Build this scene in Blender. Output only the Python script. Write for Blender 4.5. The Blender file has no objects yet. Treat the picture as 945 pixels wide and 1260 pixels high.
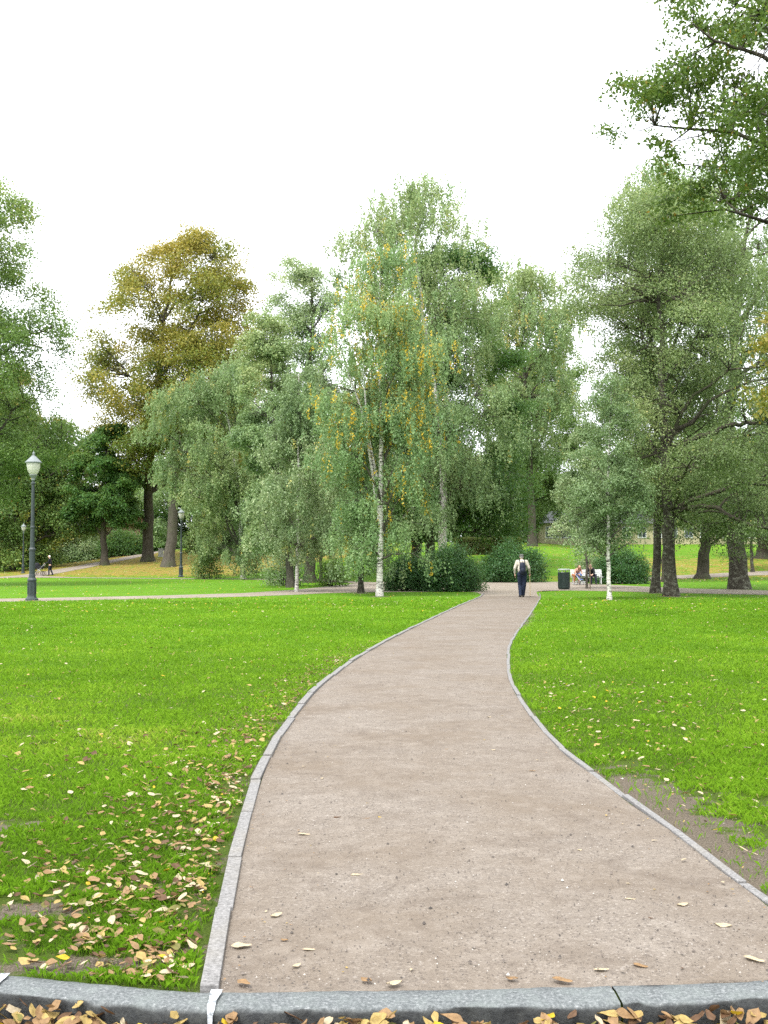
import bpy, bmesh, math, random
import numpy as np
from mathutils import Vector, Matrix, noise

PI = math.pi
W_, H_, F_ = 945.0, 1260.0, 1383.0
HOR = 688.0
CAMZ = 1.55
PITCH = math.atan((HOR - H_/2) / F_)
sc = bpy.context.scene
col = sc.collection
rnd = random.Random(7)

# ------------------------------------------------------------------ camera
cam = bpy.data.cameras.new('camera'); camo = bpy.data.objects.new('camera', cam); col.objects.link(camo)
camo.location = (0, 0, CAMZ); camo.rotation_euler = (PI/2 + PITCH, 0, 0)
cam.sensor_fit = 'VERTICAL'; cam.sensor_height = 36; cam.lens = 36*F_/H_
cam.clip_start = 0.05; cam.clip_end = 5000
sc.camera = camo
cp, sp_ = math.cos(PITCH), math.sin(PITCH)
def ray(px, py):
    a = (px - W_/2)/F_; b = (H_/2 - py)/F_
    return Vector((a, cp - b*sp_, sp_ + b*cp))
def at(px, py, Y):
    d = ray(px, py); t = Y/d.y
    return Vector((d.x*t, Y, CAMZ + d.z*t))
def topx(x, y, z):
    z = z - CAMZ
    f = y*cp + z*sp_; u = -y*sp_ + z*cp
    return W_/2 + F_*x/f, H_/2 - F_*u/f

def sstep(a, b, x):
    t = np.clip((np.asarray(x, float)-a)/float(b-a), 0, 1); return t*t*(3-2*t)

def flat(px, py, z=0.0):
    d = ray(px, py); t = (z - CAMZ)/d.z
    return Vector((d.x*t, d.y*t, z))

# front kerb curve (back edge of its top) from the photograph
_kb = [flat(p, q) for p, q in ((0,1203),(120,1214),(250,1224),(420,1223),(600,1221),(780,1217),(945,1211))]
KX = np.array([-6.0] + [v.x for v in _kb] + [7.0]); KY = np.array([5.6] + [v.y for v in _kb] + [4.75])
def kerb_y(x): return np.interp(x, KX, KY)

def hgt(x, y):
    x = np.asarray(x, float); y = np.asarray(y, float)
    y0 = 94 - 17*sstep(-16, 0, x)*(1 - sstep(14, 26, x)) - 3*sstep(20, 35, x)
    d = np.clip(y - y0, 0, None)
    r = 0.138*(d*d/(d+5.0+1e-9))
    r = 4.1*(1-np.exp(-r/4.1*1.15))
    m = sstep(-44, -22, x - 0.05*(y-90))*0.85 + 0.15
    r = r*m
    near = np.where(y < kerb_y(x) - 0.08, -0.105, 0.0)
    return r + near
def h1(x, y): return float(hgt(x, y))
def ground(px, py):
    d = ray(px, py); t = 3.0
    while t < 400:
        p = d*t
        if CAMZ + p.z <= h1(p.x, p.y):
            lo, hi = t-0.4, t
            for _ in range(12):
                m = (lo+hi)/2; q = d*m
                if CAMZ + q.z <= h1(q.x, q.y): hi = m
                else: lo = m
            q = d*hi
            return Vector((q.x, q.y, h1(q.x, q.y)))
        t += 0.4
    p = d*130; return Vector((p.x, p.y, h1(p.x, p.y)))
def on(px, Y):
    x = (px - W_/2)/F_*Y*1.0
    return Vector((x, Y, h1(x, Y)))

# ------------------------------------------------------------------ object helpers
def tag(o, label=None, cat=None, group=None, kind=None):
    if label: o['label'] = label
    if cat: o['category'] = cat
    if group: o['group'] = group
    if kind: o['kind'] = kind
    return o
def empty(name, loc, rz=0.0, **kw):
    o = bpy.data.objects.new(name, None); col.objects.link(o)
    o.empty_display_size = 0.2
    o.location = loc; o.rotation_euler = (0, 0, rz)
    return tag(o, **kw)
def link(name, me, parent=None, **kw):
    o = bpy.data.objects.new(name, me); col.objects.link(o)
    if parent is not None: o.parent = parent
    return tag(o, **kw)
def copy_tree(o, parent=None):
    c = o.copy(); col.objects.link(c); c.parent = parent
    for ch in o.children: copy_tree(ch, c)
    return c
def npmesh(name, V, Fc, mat, tint=None, smooth=False):
    V = np.asarray(V, np.float32); Fc = np.asarray(Fc, np.int32)
    me = bpy.data.meshes.new(name)
    n, k = Fc.shape
    me.vertices.add(len(V)); me.vertices.foreach_set('co', V.ravel())
    me.loops.add(n*k); me.loops.foreach_set('vertex_index', Fc.ravel())
    me.polygons.add(n); me.polygons.foreach_set('loop_start', np.arange(0, n*k, k, dtype=np.int32))
    if smooth: me.polygons.foreach_set('use_smooth', np.ones(n, bool))
    me.update(calc_edges=True)
    if tint is not None:
        a = me.attributes.new('tint', 'FLOAT', 'FACE'); a.data.foreach_set('value', np.asarray(tint, np.float32))
    if mat: me.materials.append(mat)
    return me
def bmobj(name, bm, mat, parent=None, smooth=False, **kw):
    bmesh.ops.recalc_face_normals(bm, faces=bm.faces)
    me = bpy.data.meshes.new(name); bm.to_mesh(me); bm.free()
    if smooth:
        for p in me.polygons: p.use_smooth = True
    me.materials.append(mat)
    return link(name, me, parent, **kw)
def bbox(bm, cx, cy, cz, sx, sy, sz, rot=None, bev=0.0):
    r = bmesh.ops.create_cube(bm, size=1.0)
    vs = r['verts']
    for v in vs: v.co = Vector((v.co.x*sx, v.co.y*sy, v.co.z*sz))
    if bev > 0:
        es = list({e for v in vs for e in v.link_edges})
        rr = bmesh.ops.bevel(bm, geom=es, offset=bev, segments=2, affect='EDGES', profile=0.6)
        vs = list({v for f in rr['faces'] for v in f.verts} | {v for v in vs if v.is_valid})
    for v in vs:
        if rot is not None: v.co = rot @ v.co
        v.co += Vector((cx, cy, cz))
    return vs
def blathe(bm, prof, seg=20, c=(0, 0, 0)):
    rings = []
    for r, z in prof:
        rings.append([bm.verts.new((c[0]+r*math.cos(2*PI*i/seg), c[1]+r*math.sin(2*PI*i/seg), c[2]+z)) for i in range(seg)])
    for a, b in zip(rings, rings[1:]):
        for i in range(seg): bm.faces.new((a[i], a[(i+1) % seg], b[(i+1) % seg], b[i]))
    bm.faces.new(rings[0][::-1]); bm.faces.new(rings[-1])
def btube(bm, pts, rad, seg=8):
    pts = [Vector(p) for p in pts]
    if not hasattr(rad, '__len__'): rad = [rad]*len(pts)
    rings = []
    up = Vector((0.13, 0.21, 0.97))
    for i, p in enumerate(pts):
        d = (pts[min(i+1, len(pts)-1)] - pts[max(i-1, 0)]).normalized()
        s = d.cross(up)
        if s.length < 1e-3: s = d.cross(Vector((1, 0, 0)))
        s.normalize(); t = s.cross(d)
        rings.append([bm.verts.new(p + (s*math.cos(2*PI*k/seg) + t*math.sin(2*PI*k/seg))*rad[i]) for k in range(seg)])
    for a, b in zip(rings, rings[1:]):
        for i in range(seg): bm.faces.new((a[i], a[(i+1) % seg], b[(i+1) % seg], b[i]))
    bm.faces.new(rings[0][::-1]); bm.faces.new(rings[-1])
class Tubes:
    def __init__(s): s.V = []; s.F = []; s.n = 0
    def add(s, P, R, k=6):
        P = np.asarray(P, float); R = np.asarray(R, float); m = len(P)
        T = np.gradient(P, axis=0); T /= np.linalg.norm(T, axis=1)[:, None]+1e-9
        up = np.array([0.11, 0.93, 0.2]); 
        S = np.cross(T, up); S /= np.linalg.norm(S, axis=1)[:, None]+1e-9
        U = np.cross(S, T)
        a = np.arange(k)*2*PI/k
        ring = P[:, None, :] + R[:, None, None]*(S[:, None, :]*np.cos(a)[None, :, None] + U[:, None, :]*np.sin(a)[None, :, None])
        s.V.append(ring.reshape(-1, 3))
        i = np.arange(m-1)[:, None]*k; j = np.arange(k)[None, :]; j2 = (j+1) % k
        f = np.stack([i+j, i+j2, i+k+j2, i+k+j], -1).reshape(-1, 4) + s.n
        s.F.append(f); s.n += m*k
    def mesh(s, name, mat): return npmesh(name, np.concatenate(s.V), np.concatenate(s.F), mat, smooth=True)

# ------------------------------------------------------------------ materials
class N:
    def __init__(s, name):
        s.m = bpy.data.materials.new(name); s.m.use_nodes = True
        s.t = s.m.node_tree; s.n = s.t.nodes; s.n.clear()
        s.out = s.n.new('ShaderNodeOutputMaterial')
    def new(s, typ, **kw):
        n = s.n.new('ShaderNode'+typ)
        for k, v in kw.items():
            if k in n.inputs.keys() : n.inputs[k].default_value = v
            else: setattr(n, k, v)
        return n
    def l(s, a, b): s.t.links.new(a, b)
    def coord(s): 
        return s.new('TexCoord').outputs['Object']
    def noise(s, scale, detail=4, rough=0.55, vec=None, dist=0.0):
        n = s.new('TexNoise'); n.inputs['Scale'].default_value = scale; n.inputs['Detail'].default_value = detail
        n.inputs['Roughness'].default_value = rough; n.inputs['Distortion'].default_value = dist
        s.l(vec if vec is not None else s.coord(), n.inputs['Vector'])
        return n.outputs['Fac']
    def ramp(s, fac, stops, interp='LINEAR'):
        r = s.new('ValToRGB'); e = r.color_ramp.elements; r.color_ramp.interpolation = interp
        while len(e) < len(stops): e.new(0.5)
        for el, (p, c) in zip(e, stops):
            el.position = p; el.color = (c[0], c[1], c[2], 1) if hasattr(c, '__len__') else (c, c, c, 1)
        s.l(fac, r.inputs['Fac']); return r.outputs['Color']
    def mix(s, fac, a, b, mode='MIX'):
        m = s.new('MixRGB', blend_type=mode)
        for inp, v in ((m.inputs[0], fac), (m.inputs[1], a), (m.inputs[2], b)):
            if hasattr(v, 'is_linked'): s.l(v, inp)
            elif hasattr(v, '__len__'): inp.default_value = (v[0], v[1], v[2], 1)
            else: inp.default_value = v
        return m.outputs[0]
    def math(s, op, a, b=0.5, clamp=False):
        m = s.new('Math', operation=op, use_clamp=clamp)
        for inp, v in ((m.inputs[0], a), (m.inputs[1], b)):
            if hasattr(v, 'is_linked'): s.l(v, inp)
            else: inp.default_value = v
        return m.outputs[0]
    def bump(s, h, strength=0.5, dist=0.02):
        b = s.new('Bump'); b.inputs['Strength'].default_value = strength; b.inputs['Distance'].default_value = dist
        s.l(h, b.inputs['Height']); return b.outputs['Normal']
    def bsdf(s, c, rough=0.7, spec=0.3, normal=None, metal=0.0):
        p = s.new('BsdfPrincipled')
        if hasattr(c, 'is_linked'): s.l(c, p.inputs['Base Color'])
        else: p.inputs['Base Color'].default_value = (c[0], c[1], c[2], 1)
        if hasattr(rough, 'is_linked'): s.l(rough, p.inputs['Roughness'])
        else: p.inputs['Roughness'].default_value = rough
        p.inputs['Specular IOR Level'].default_value = spec; p.inputs['Metallic'].default_value = metal
        if normal is not None: s.l(normal, p.inputs['Normal'])
        return p
    def done(s, p): s.l(p.outputs[0], s.out.inputs['Surface']); return s.m

def leaf_mat(name, stops, trans=0.42, rough=0.5, spec=0.35, tcol=(0.24, 0.33, 0.07)):
    m = N(name)
    a = m.new('Attribute', attribute_name='tint')
    c = m.ramp(a.outputs['Fac'], stops)
    p = m.bsdf(c, rough, spec)
    t = m.new('BsdfTranslucent')
    tc = m.mix(0.4, c, tcol)
    m.l(tc, t.inputs['Color'])
    x = m.new('MixShader'); x.inputs[0].default_value = trans
    m.l(p.outputs[0], x.inputs[1]); m.l(t.outputs[0], x.inputs[2])
    m.l(x.outputs[0], m.out.inputs['Surface']); return m.m
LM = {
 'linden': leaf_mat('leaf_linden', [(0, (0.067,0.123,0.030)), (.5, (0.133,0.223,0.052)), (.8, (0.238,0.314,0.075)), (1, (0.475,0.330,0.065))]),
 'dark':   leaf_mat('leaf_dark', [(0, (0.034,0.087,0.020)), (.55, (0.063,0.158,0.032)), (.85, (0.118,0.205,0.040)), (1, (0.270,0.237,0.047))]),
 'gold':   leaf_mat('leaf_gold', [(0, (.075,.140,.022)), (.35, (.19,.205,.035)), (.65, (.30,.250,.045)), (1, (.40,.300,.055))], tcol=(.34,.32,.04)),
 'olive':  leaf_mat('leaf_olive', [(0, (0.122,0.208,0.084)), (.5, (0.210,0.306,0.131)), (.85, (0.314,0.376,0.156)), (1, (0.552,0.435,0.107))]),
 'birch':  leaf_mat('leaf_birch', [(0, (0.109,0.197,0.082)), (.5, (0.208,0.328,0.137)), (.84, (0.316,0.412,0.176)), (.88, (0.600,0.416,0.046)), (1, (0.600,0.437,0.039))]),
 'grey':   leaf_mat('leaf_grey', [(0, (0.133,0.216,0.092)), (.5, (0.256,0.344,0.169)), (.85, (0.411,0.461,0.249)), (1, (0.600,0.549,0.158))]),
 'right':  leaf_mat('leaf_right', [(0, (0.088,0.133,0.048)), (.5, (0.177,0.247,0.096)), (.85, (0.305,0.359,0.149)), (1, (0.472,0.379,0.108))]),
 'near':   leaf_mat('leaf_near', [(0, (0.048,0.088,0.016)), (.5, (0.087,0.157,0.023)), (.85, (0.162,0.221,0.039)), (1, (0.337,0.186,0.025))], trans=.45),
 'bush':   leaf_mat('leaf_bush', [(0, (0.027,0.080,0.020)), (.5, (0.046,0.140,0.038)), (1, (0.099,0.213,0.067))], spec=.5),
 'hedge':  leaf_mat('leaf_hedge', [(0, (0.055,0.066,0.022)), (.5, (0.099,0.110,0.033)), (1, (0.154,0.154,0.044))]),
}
def bark_mat(name, kind):
    m = N(name); co = m.coord()
    mp = m.new('Mapping'); m.l(co, mp.inputs['Vector'])
    if kind == 'birch':
        mp.inputs['Scale'].default_value = (3, 3, 14)
        f = m.noise(1.6, 5, .65, mp.outputs[0], 0.6)
        f2 = m.noise(1.1, 3, .6)
        g = m.math('ADD', f, m.math('MULTIPLY', f2, 0.25))
        c = m.ramp(g, [(0.0, (.03,.028,.025)), (.53, (.05,.045,.04)), (.60, (.50,.48,.43)), (1, (.74,.72,.66))])
        n = m.bump(f, .5, .02)
    elif kind == 'birch_old':
        mp.inputs['Scale'].default_value = (3.5, 3.5, 5)
        f = m.noise(1.3, 6, .7, mp.outputs[0], 0.5)
        c = m.ramp(f, [(0.0, (.025,.022,.018)), (.50, (.045,.04,.03)), (.62, (.13,.13,.10)), (1, (.27,.265,.22))])
        n = m.bump(f, .9, .05)
    else:
        mp.inputs['Scale'].default_value = (9, 9, 1.6)
        f = m.noise(1.2, 6, .7, mp.outputs[0], 0.4); g = m.noise(.7, 3)
        base = [(0.25, (.022,.019,.014)), (.6, (.075,.066,.05)), (.9, (.14,.125,.10))] if kind == 'dark' else \
               [(0.25, (.035,.032,.026)), (.6, (.10,.09,.072)), (.9, (.17,.155,.125))]
        c = m.ramp(f, base)
        c = m.mix(m.ramp(g, [(.5, 0), (.7, .5)]), c, (.06,.08,.03))
        n = m.bump(f, 1.0, .05)
    return m.done(m.bsdf(c, .9, .15, n))
BM = {k: bark_mat('bark_'+k, k) for k in ('birch', 'birch_old', 'dark', 'grey')}

def plain(name, c, rough=.6, spec=.35, var=.15, scale=20, metal=0):
    m = N(name); f = m.noise(scale, 3)
    d = [x*(1-var) for x in c]; e = [min(1, x*(1+var)) for x in c]
    return m.done(m.bsdf(m.ramp(f, [(.3, d), (.7, e)]), rough, spec, m.bump(f, .15, .005), metal))

# ------------------------------------------------------------------ world and sun
SUN_EL, SUN_AZ = math.radians(60), math.radians(212)      # veiled sun high behind the camera, to the left
w = bpy.data.worlds.new('World'); sc.world = w; w.use_nodes = True
nt = w.node_tree; nt.nodes.clear()
sky = nt.nodes.new('ShaderNodeTexSky'); sky.sky_type = 'NISHITA'; sky.sun_disc = False
sky.sun_elevation = SUN_EL; sky.sun_rotation = SUN_AZ; sky.air_density = 1.0; sky.dust_density = 6.0; sky.ozone_density = 1.0
hs = nt.nodes.new('ShaderNodeHueSaturation'); hs.inputs['Saturation'].default_value = 0.12; hs.inputs['Value'].default_value = 1.0
mx = nt.nodes.new('ShaderNodeMixRGB'); mx.inputs[0].default_value = 0.62
mx.inputs[2].default_value = (9.3, 9.6, 10.2, 1)           # cloud deck
bg = nt.nodes.new('ShaderNodeBackground'); bg.inputs['Strength'].default_value = 0.13
wo = nt.nodes.new('ShaderNodeOutputWorld')
nt.links.new(sky.outputs[0], hs.inputs['Color']); nt.links.new(hs.outputs[0], mx.inputs[1])
nt.links.new(mx.outputs[0], bg.inputs[0]); nt.links.new(bg.outputs[0], wo.inputs[0])
sun = bpy.data.lights.new('sun', 'SUN'); sun.energy = 1.5; sun.angle = math.radians(14); sun.color = (1, .96, .9)
so = bpy.data.objects.new('sun', sun); col.objects.link(so)
dv = Vector((math.sin(SUN_AZ)*math.cos(SUN_EL), math.cos(SUN_AZ)*math.cos(SUN_EL), math.sin(SUN_EL)))
so.rotation_euler = dv.to_track_quat('Z', 'Y').to_euler(); so.location = (0, 0, 60)
vs = sc.view_settings; vs.view_transform = 'Standard'; vs.look = 'None'; vs.gamma = 1; vs.exposure = 1.5
sc.cycles.use_denoising = False
sc.cycles.max_bounces = 6; sc.cycles.diffuse_bounces = 4; sc.cycles.transmission_bounces = 4; sc.cycles.glossy_bounces = 2
sc.cycles.transparent_max_bounces = 4
sc.cycles.sample_clamp_indirect = 6

# ------------------------------------------------------------------ path outlines
LK = [(268,1222),(272,1180),(278,1150),(289,1100),(299,1050),(311,1000),(322,962),(331,938),(341,918),(352,900),(366,880),(382,860),(402,840),(428,820),(458,800),(495,780),(540,758),(572,743),(590,735.5),(596,731)]
RK = [(1010,1160),(945,1118),(928,1103),(881,1069),(834,1030),(782,996),(728,954),(699,933),(666,899),(644,871),(627,840),(624,822),(625,797),(635,778),(647,762),(659,744),(664,735),(663,730)]
def dense(pts, f=flat, step=0.25):
    P = [f(*p) for p in pts]; out = []
    for i in range(len(P)-1):
        p0 = P[max(i-1, 0)]; p1 = P[i]; p2 = P[i+1]; p3 = P[min(i+2, len(P)-1)]
        n = max(2, min(40, int((p2-p1).length/step)))
        for k in range(n):
            t = k/n
            q = 0.5*((2*p1) + (p2-p0)*t + (2*p0-5*p1+4*p2-p3)*t*t + (3*p1-p0-3*p2+p3)*t**3)
            out.append(q)
    out.append(P[-1]); return out
LKW = dense(LK); RKW = dense(RK)
_d = (RKW[0]-RKW[4]).normalized(); RKW = [RKW[0]+_d*t for t in (1.2, .9, .6, .3)] + RKW
def xy_of(P): 
    a = np.array([(p.x, p.y) for p in P]); o = np.argsort(a[:, 1]); return a[o, 0], a[o, 1]
LXv, LYv = xy_of(LKW); RXv, RYv = xy_of(RKW)
def xl(y): return np.interp(y, LYv, LXv)
def xr(y): return np.interp(y, RYv, RXv)

# side paths: centre lines (pixel, traced onto the terrain) and widths in metres
def trace(pts): return [ground(*p) for p in pts]
strips = {
 'D': (trace([(30,709.5),(112,711.2),(217,712.2),(320,713.0),(400,715),(450,717.5),(480,719)]), 2.2),
 'U': (trace([(-60,713),(0,711),(34,708.5),(61,705),(85,700.5),(108,696),(140,690),(169,684),(203,677.5),(225,673)]), 2.4),
 'C': (trace([(1000,704),(945,705.5),(900,707),(860,709.5),(835,711),(796,713.5),(760,715.5),(735,717)]), 2.6),
}
PLAZA = [(-80,742.6),(0,740.6),(100,738.6),(200,736.6),(300,734.2),(360,732),(400,730),(440,729),(500,728.4),(575,728.2),(587,729),(592,731.5),(590,735.6),
         (664,735.2),(661,731),(660,728.2),(668,727),(700,726.6),(745,727.3),(800,728.8),(850,730.2),(945,732),(1040,734),
         (1040,727.5),(945,726.6),(850,724.2),(790,721.6),(735,718.8),(705,716.4),(680,714.2),(640,713.2),(600,713.2),(570,713.6),(530,714.2),(490,715),(460,716.4),(430,718.6),
         (400,722),(360,726),(300,729.8),(200,732.8),(100,735),(0,736.8),(-80,738.2)]
plz = [flat(*p) for p in PLAZA]
plzA = np.array([(p.x, p.y) for p in plz])
def in_poly(x, y, A):
    inside = np.zeros(x.shape, bool); j = len(A)-1
    for i in range(len(A)):
        xi, yi = A[i]; xj, yj = A[j]
        c = ((yi > y) != (yj > y)) & (x < (xj-xi)*(y-yi)/(yj-yi+1e-12)+xi)
        inside ^= c; j = i
    return inside
def on_path(x, y, m=0.0):
    a = (x > xl(y)-m) & (x < xr(y)+m) & (y < 56)
    a |= in_poly(x, y, plzA)
    for P, wd in strips.values():
        for p, q in zip(P, P[1:]):
            dx, dy = q.x-p.x, q.y-p.y
            t = np.clip(((x-p.x)*dx+(y-p.y)*dy)/(dx*dx+dy*dy), 0, 1)
            a |= np.hypot(x-p.x-t*dx, y-p.y-t*dy) < wd/2+m
    return a

# smooth value noise in numpy
def vnoise(x, y, s, seed=0):
    x = np.asarray(x)*s; y = np.asarray(y)*s
    r = np.random.RandomState(seed); G = r.rand(256, 256)
    xi = np.floor(x).astype(int); yi = np.floor(y).astype(int); fx = x-xi; fy = y-yi
    fx = fx*fx*(3-2*fx); fy = fy*fy*(3-2*fy)
    g = lambda a, b: G[a % 256, b % 256]
    return (g(xi, yi)*(1-fx)+g(xi+1, yi)*fx)*(1-fy)+(g(xi, yi+1)*(1-fx)+g(xi+1, yi+1)*fx)*fy
def fnoise(x, y, s, seed=0): return vnoise(x, y, s, seed)*.55+vnoise(x, y, s*2.1, seed+1)*.3+vnoise(x, y, s*4.3, seed+2)*.15

# bare-soil and leaf-litter masks (world metres)
def bare(x, y):
    b = np.zeros(np.shape(x))
    # worn corner beside the right edging
    dr = x - xr(y)
    R_ = (x > xr(y)); Lf = (x < xl(y))
    b = np.maximum(b, R_*np.clip(1.15 - dr/.95, 0, 1)*sstep(9.8, 7.4, y)*0.88)
    b = np.maximum(b, 0.9*np.exp(-(((x-2.75)/0.5)**2+((y-7.0)/0.42)**2)))
    b = np.maximum(b, R_*np.clip(1.0 - dr/0.5, 0, 1)*0.8*sstep(36, 32, y)*sstep(22, 27, y))
    b = np.maximum(b, np.clip(0.75-dr/0.25, 0, 1)*0.8*(x > xr(y)))
    # left border and lower-left corner
    dl = xl(y) - x
    b = np.maximum(b, Lf*np.clip(1.0-dl/0.55, 0, 1)*0.55*sstep(19, 15, y))
    b = np.maximum(b, 0.40*np.exp(-(((dl-1.0)/0.9)**2+((y-4.6)/0.8)**2)))
    for cx, cy, sx, sy, a in ((-1.55, 5.0, .25, .2, .9), (-1.15, 4.35, .5, .12, .9), (-2.2, 6.6, .4, .25, .7), (-2.4, 9.5, .8, .3, .45), (-1.1, 5.4, .3, .3, .5)):
        b = np.maximum(b, a*np.exp(-(((x-cx)/sx)**2+((y-cy)/sy)**2)))
    for cx, cy, rr_ in ((-.18, 46.5, .8), (-1.05, 51, .8), (-4.2, 54, .6), (8.63, 43, .55), (12.1, 46.8, 1.2), (12.4, 51.2, 1.1), (18.2, 58, 1.4)):
        b = np.maximum(b, .8*np.exp(-(((x-cx)/rr_)**2+((y-cy)/(rr_*1.2))**2)))
    return b*((x < xl(y)) | (x > xr(y)))
def litter(x, y):
    g = np.clip((y-90)/8, 0, 1)*sstep(-46, -30, x)*(1-sstep(-3, 8, x))*(1-sstep(118, 135, y))*0.66
    g = np.maximum(g, 0.55*sstep(86, 96, y)*sstep(14, 22, x)*(1-sstep(104, 122, y)))
    dxr = ((x-10)/14)**2 + ((y-80)/5)**2
    g = np.maximum(g, .5*np.exp(-dxr)); g = np.maximum(g, .34*sstep(76, 82, y)*sstep(0, 5, x))
    return g

# ------------------------------------------------------------------ ground
def axis(a, b, fine, far, g=1.16):
    out = list(np.arange(a, b+1e-6, fine)); s = fine; v = out[-1]
    while v < far: s = min(s*g, 160); v += s; out.append(v)
    return out
ys = list(np.arange(-40, 2, 3.0)) + list(np.arange(2.2, 3.6, .2)) + list(np.arange(3.64, 6.0, .04)) + list(np.arange(6.0, 14, .12)) + list(np.arange(14, 40, .4)) + axis(40, 150, 1.0, 2500)
xs = np.array(sorted([-v for v in axis(8, 50, .8, 2500)] + list(np.arange(-8, 8, .1)) + axis(8, 50, .8, 2500)))
ys = np.array(ys)
X, Y = np.meshgrid(xs, ys)
Z = hgt(X, Y)
nx = len(xs); idx = np.arange(nx*len(ys)).reshape(len(ys), nx)
Fq = np.stack([idx[:-1, :-1], idx[:-1, 1:], idx[1:, 1:], idx[1:, :-1]], -1).reshape(-1, 4)
gm = N('lawn_ground')
co = gm.coord()
at_b = gm.new('Attribute', attribute_name='bare'); at_l = gm.new('Attribute', attribute_name='litter')
n1 = gm.noise(.35, 4); n2 = gm.noise(5, 5, .65); n3 = gm.noise(90, 4, .7); n4 = gm.noise(1.6, 4, .6)
grass = gm.ramp(n1, [(.3, (.062,.140,.006)), (.55, (.088,.180,.008)), (.8, (.110,.20,.010))])
grass = gm.mix(gm.ramp(n2, [(.35, 0), (.75, .7)]), grass, (.045,.120,.004))
grass = gm.mix(gm.ramp(gm.noise(26, 5, .7), [(.35, 0), (.75, .6)]), grass, (.085,.22,.005))
soil = gm.ramp(n3, [(.3, (.03,.025,.018)), (.5, (.10,.082,.060)), (.72, (.22,.185,.145))])
soil = gm.mix(gm.ramp(n4, [(.4, 0), (.7, .6)]), soil, (.10,.085,.065))
msk = gm.math('ADD', gm.math('MULTIPLY', at_b.outputs['Fac'], .9), gm.math('MULTIPLY', gm.math('SUBTRACT', n2, .5), 1.5))
msk = gm.ramp(msk, [(.42, 0), (.56, 1)])
dry = gm.ramp(gm.noise(3.2, 6, .75), [(.35, (.26,.17,.045)), (.5, (.21,.15,.038)), (.62, (.10,.155,.018))])
lm = gm.math('ADD', at_l.outputs['Fac'], gm.math('MULTIPLY', gm.math('SUBTRACT', gm.noise(.9, 6, .75), .5), 1.6))
lm = gm.ramp(lm, [(.40, 0), (.62, .95)])
at_t = gm.new('Attribute', attribute_name='thatch')
thc = gm.ramp(n3, [(.3, (.022,.030,.007)), (.6, (.055,.085,.010)), (.8, (.13,.11,.045))])
grass = gm.mix(at_t.outputs['Fac'], grass, thc)
cc = gm.mix(lm, grass, dry); cc = gm.mix(msk, cc, soil)
gmat = gm.done(gm.bsdf(cc, .95, .1, gm.bump(gm.mix(.5, n3, gm.noise(30, 4)), .8, .03)))
gme = npmesh('ground', np.stack([X, Y, Z], -1).reshape(-1, 3), Fq, gmat, smooth=True)
for nm, fn in (('bare', bare), ('litter', litter), ('thatch', lambda x, y: (1-sstep(9, 26, y))*.95+0*x)):
    a = gme.attributes.new(nm, 'FLOAT', 'POINT'); a.data.foreach_set('value', fn(X, Y).astype(np.float32).ravel())
link('ground', gme, kind='structure')

# ------------------------------------------------------------------ gravel
def gravel(name, a, b, c, coarse=1.0):
    m = N(name)
    f1 = m.noise(150*coarse, 3, .8); f2 = m.noise(40, 3, .6); f3 = m.noise(.8, 5, .6)
    v = m.new('TexVoronoi'); v.inputs['Scale'].default_value = 95*coarse; m.l(m.coord(), v.inputs['Vector'])
    col_ = m.ramp(f1, [(.28, a), (.5, b), (.74, c)])
    vc = m.new('SeparateColor'); m.l(v.outputs['Color'], vc.inputs[0])
    st = m.ramp(vc.outputs[0], [(0, (.05,.043,.04)), (.10, (.085,.07,.06)), (.2, b), (.86, b), (.95, c), (1, (.30,.27,.24))])
    col_ = m.mix(.5, col_, st)
    col_ = m.mix(m.ramp(f3, [(.40, 0), (.66, .75)]), col_, (b[0]*.80, b[1]*.74, b[2]*.66))
    col_ = m.mix(m.ramp(m.noise(2.3, 6, .7, None, 1.2), [(.50, 0), (.66, .5)]), col_, (b[0]*.62, b[1]*.58, b[2]*.55))
    col_ = m.mix(m.ramp(m.noise(7, 4, .6), [(.5, 0), (.75, .3)]), col_, c)
    hgt_ = m.mix(.5, f1, v.outputs['Distance'])
    return m.done(m.bsdf(col_, .93, .15, m.bump(hgt_, .7, .008)))
MG = gravel('gravel_path', (.070,.060,.048), (.163,.139,.115), (.275,.243,.208))
MG2 = gravel('gravel_far', (.17,.145,.115), (.235,.205,.17), (.31,.275,.235))
# main path
yy = np.concatenate([np.arange(3.88, 14, .12), np.arange(14, 46.6, .5), [46.9]])
V = []; nc = 9
for y in yy:
    a, b = float(xl(y)), float(xr(y))
    yb = float(y)
    for k in range(nc):
        t = k/(nc-1); x = a+(b-a)*t
        zc = .008 + .02*math.sin(PI*t) + .006*(vnoise(x, y, 1.1, 5)-.5)
        yq = max(yb, float(kerb_y(x))-.004); V.append((x, yq, .003+(zc-.003)*min(1, max(0, (yq-float(kerb_y(x)))/.3))))
V = np.array(V); idx = np.arange(len(V)).reshape(len(yy), nc)
Fq = np.stack([idx[:-1, :-1], idx[:-1, 1:], idx[1:, 1:], idx[1:, :-1]], -1).reshape(-1, 4)
link('path', npmesh('path', V, Fq, MG, smooth=True), kind='structure')
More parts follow.
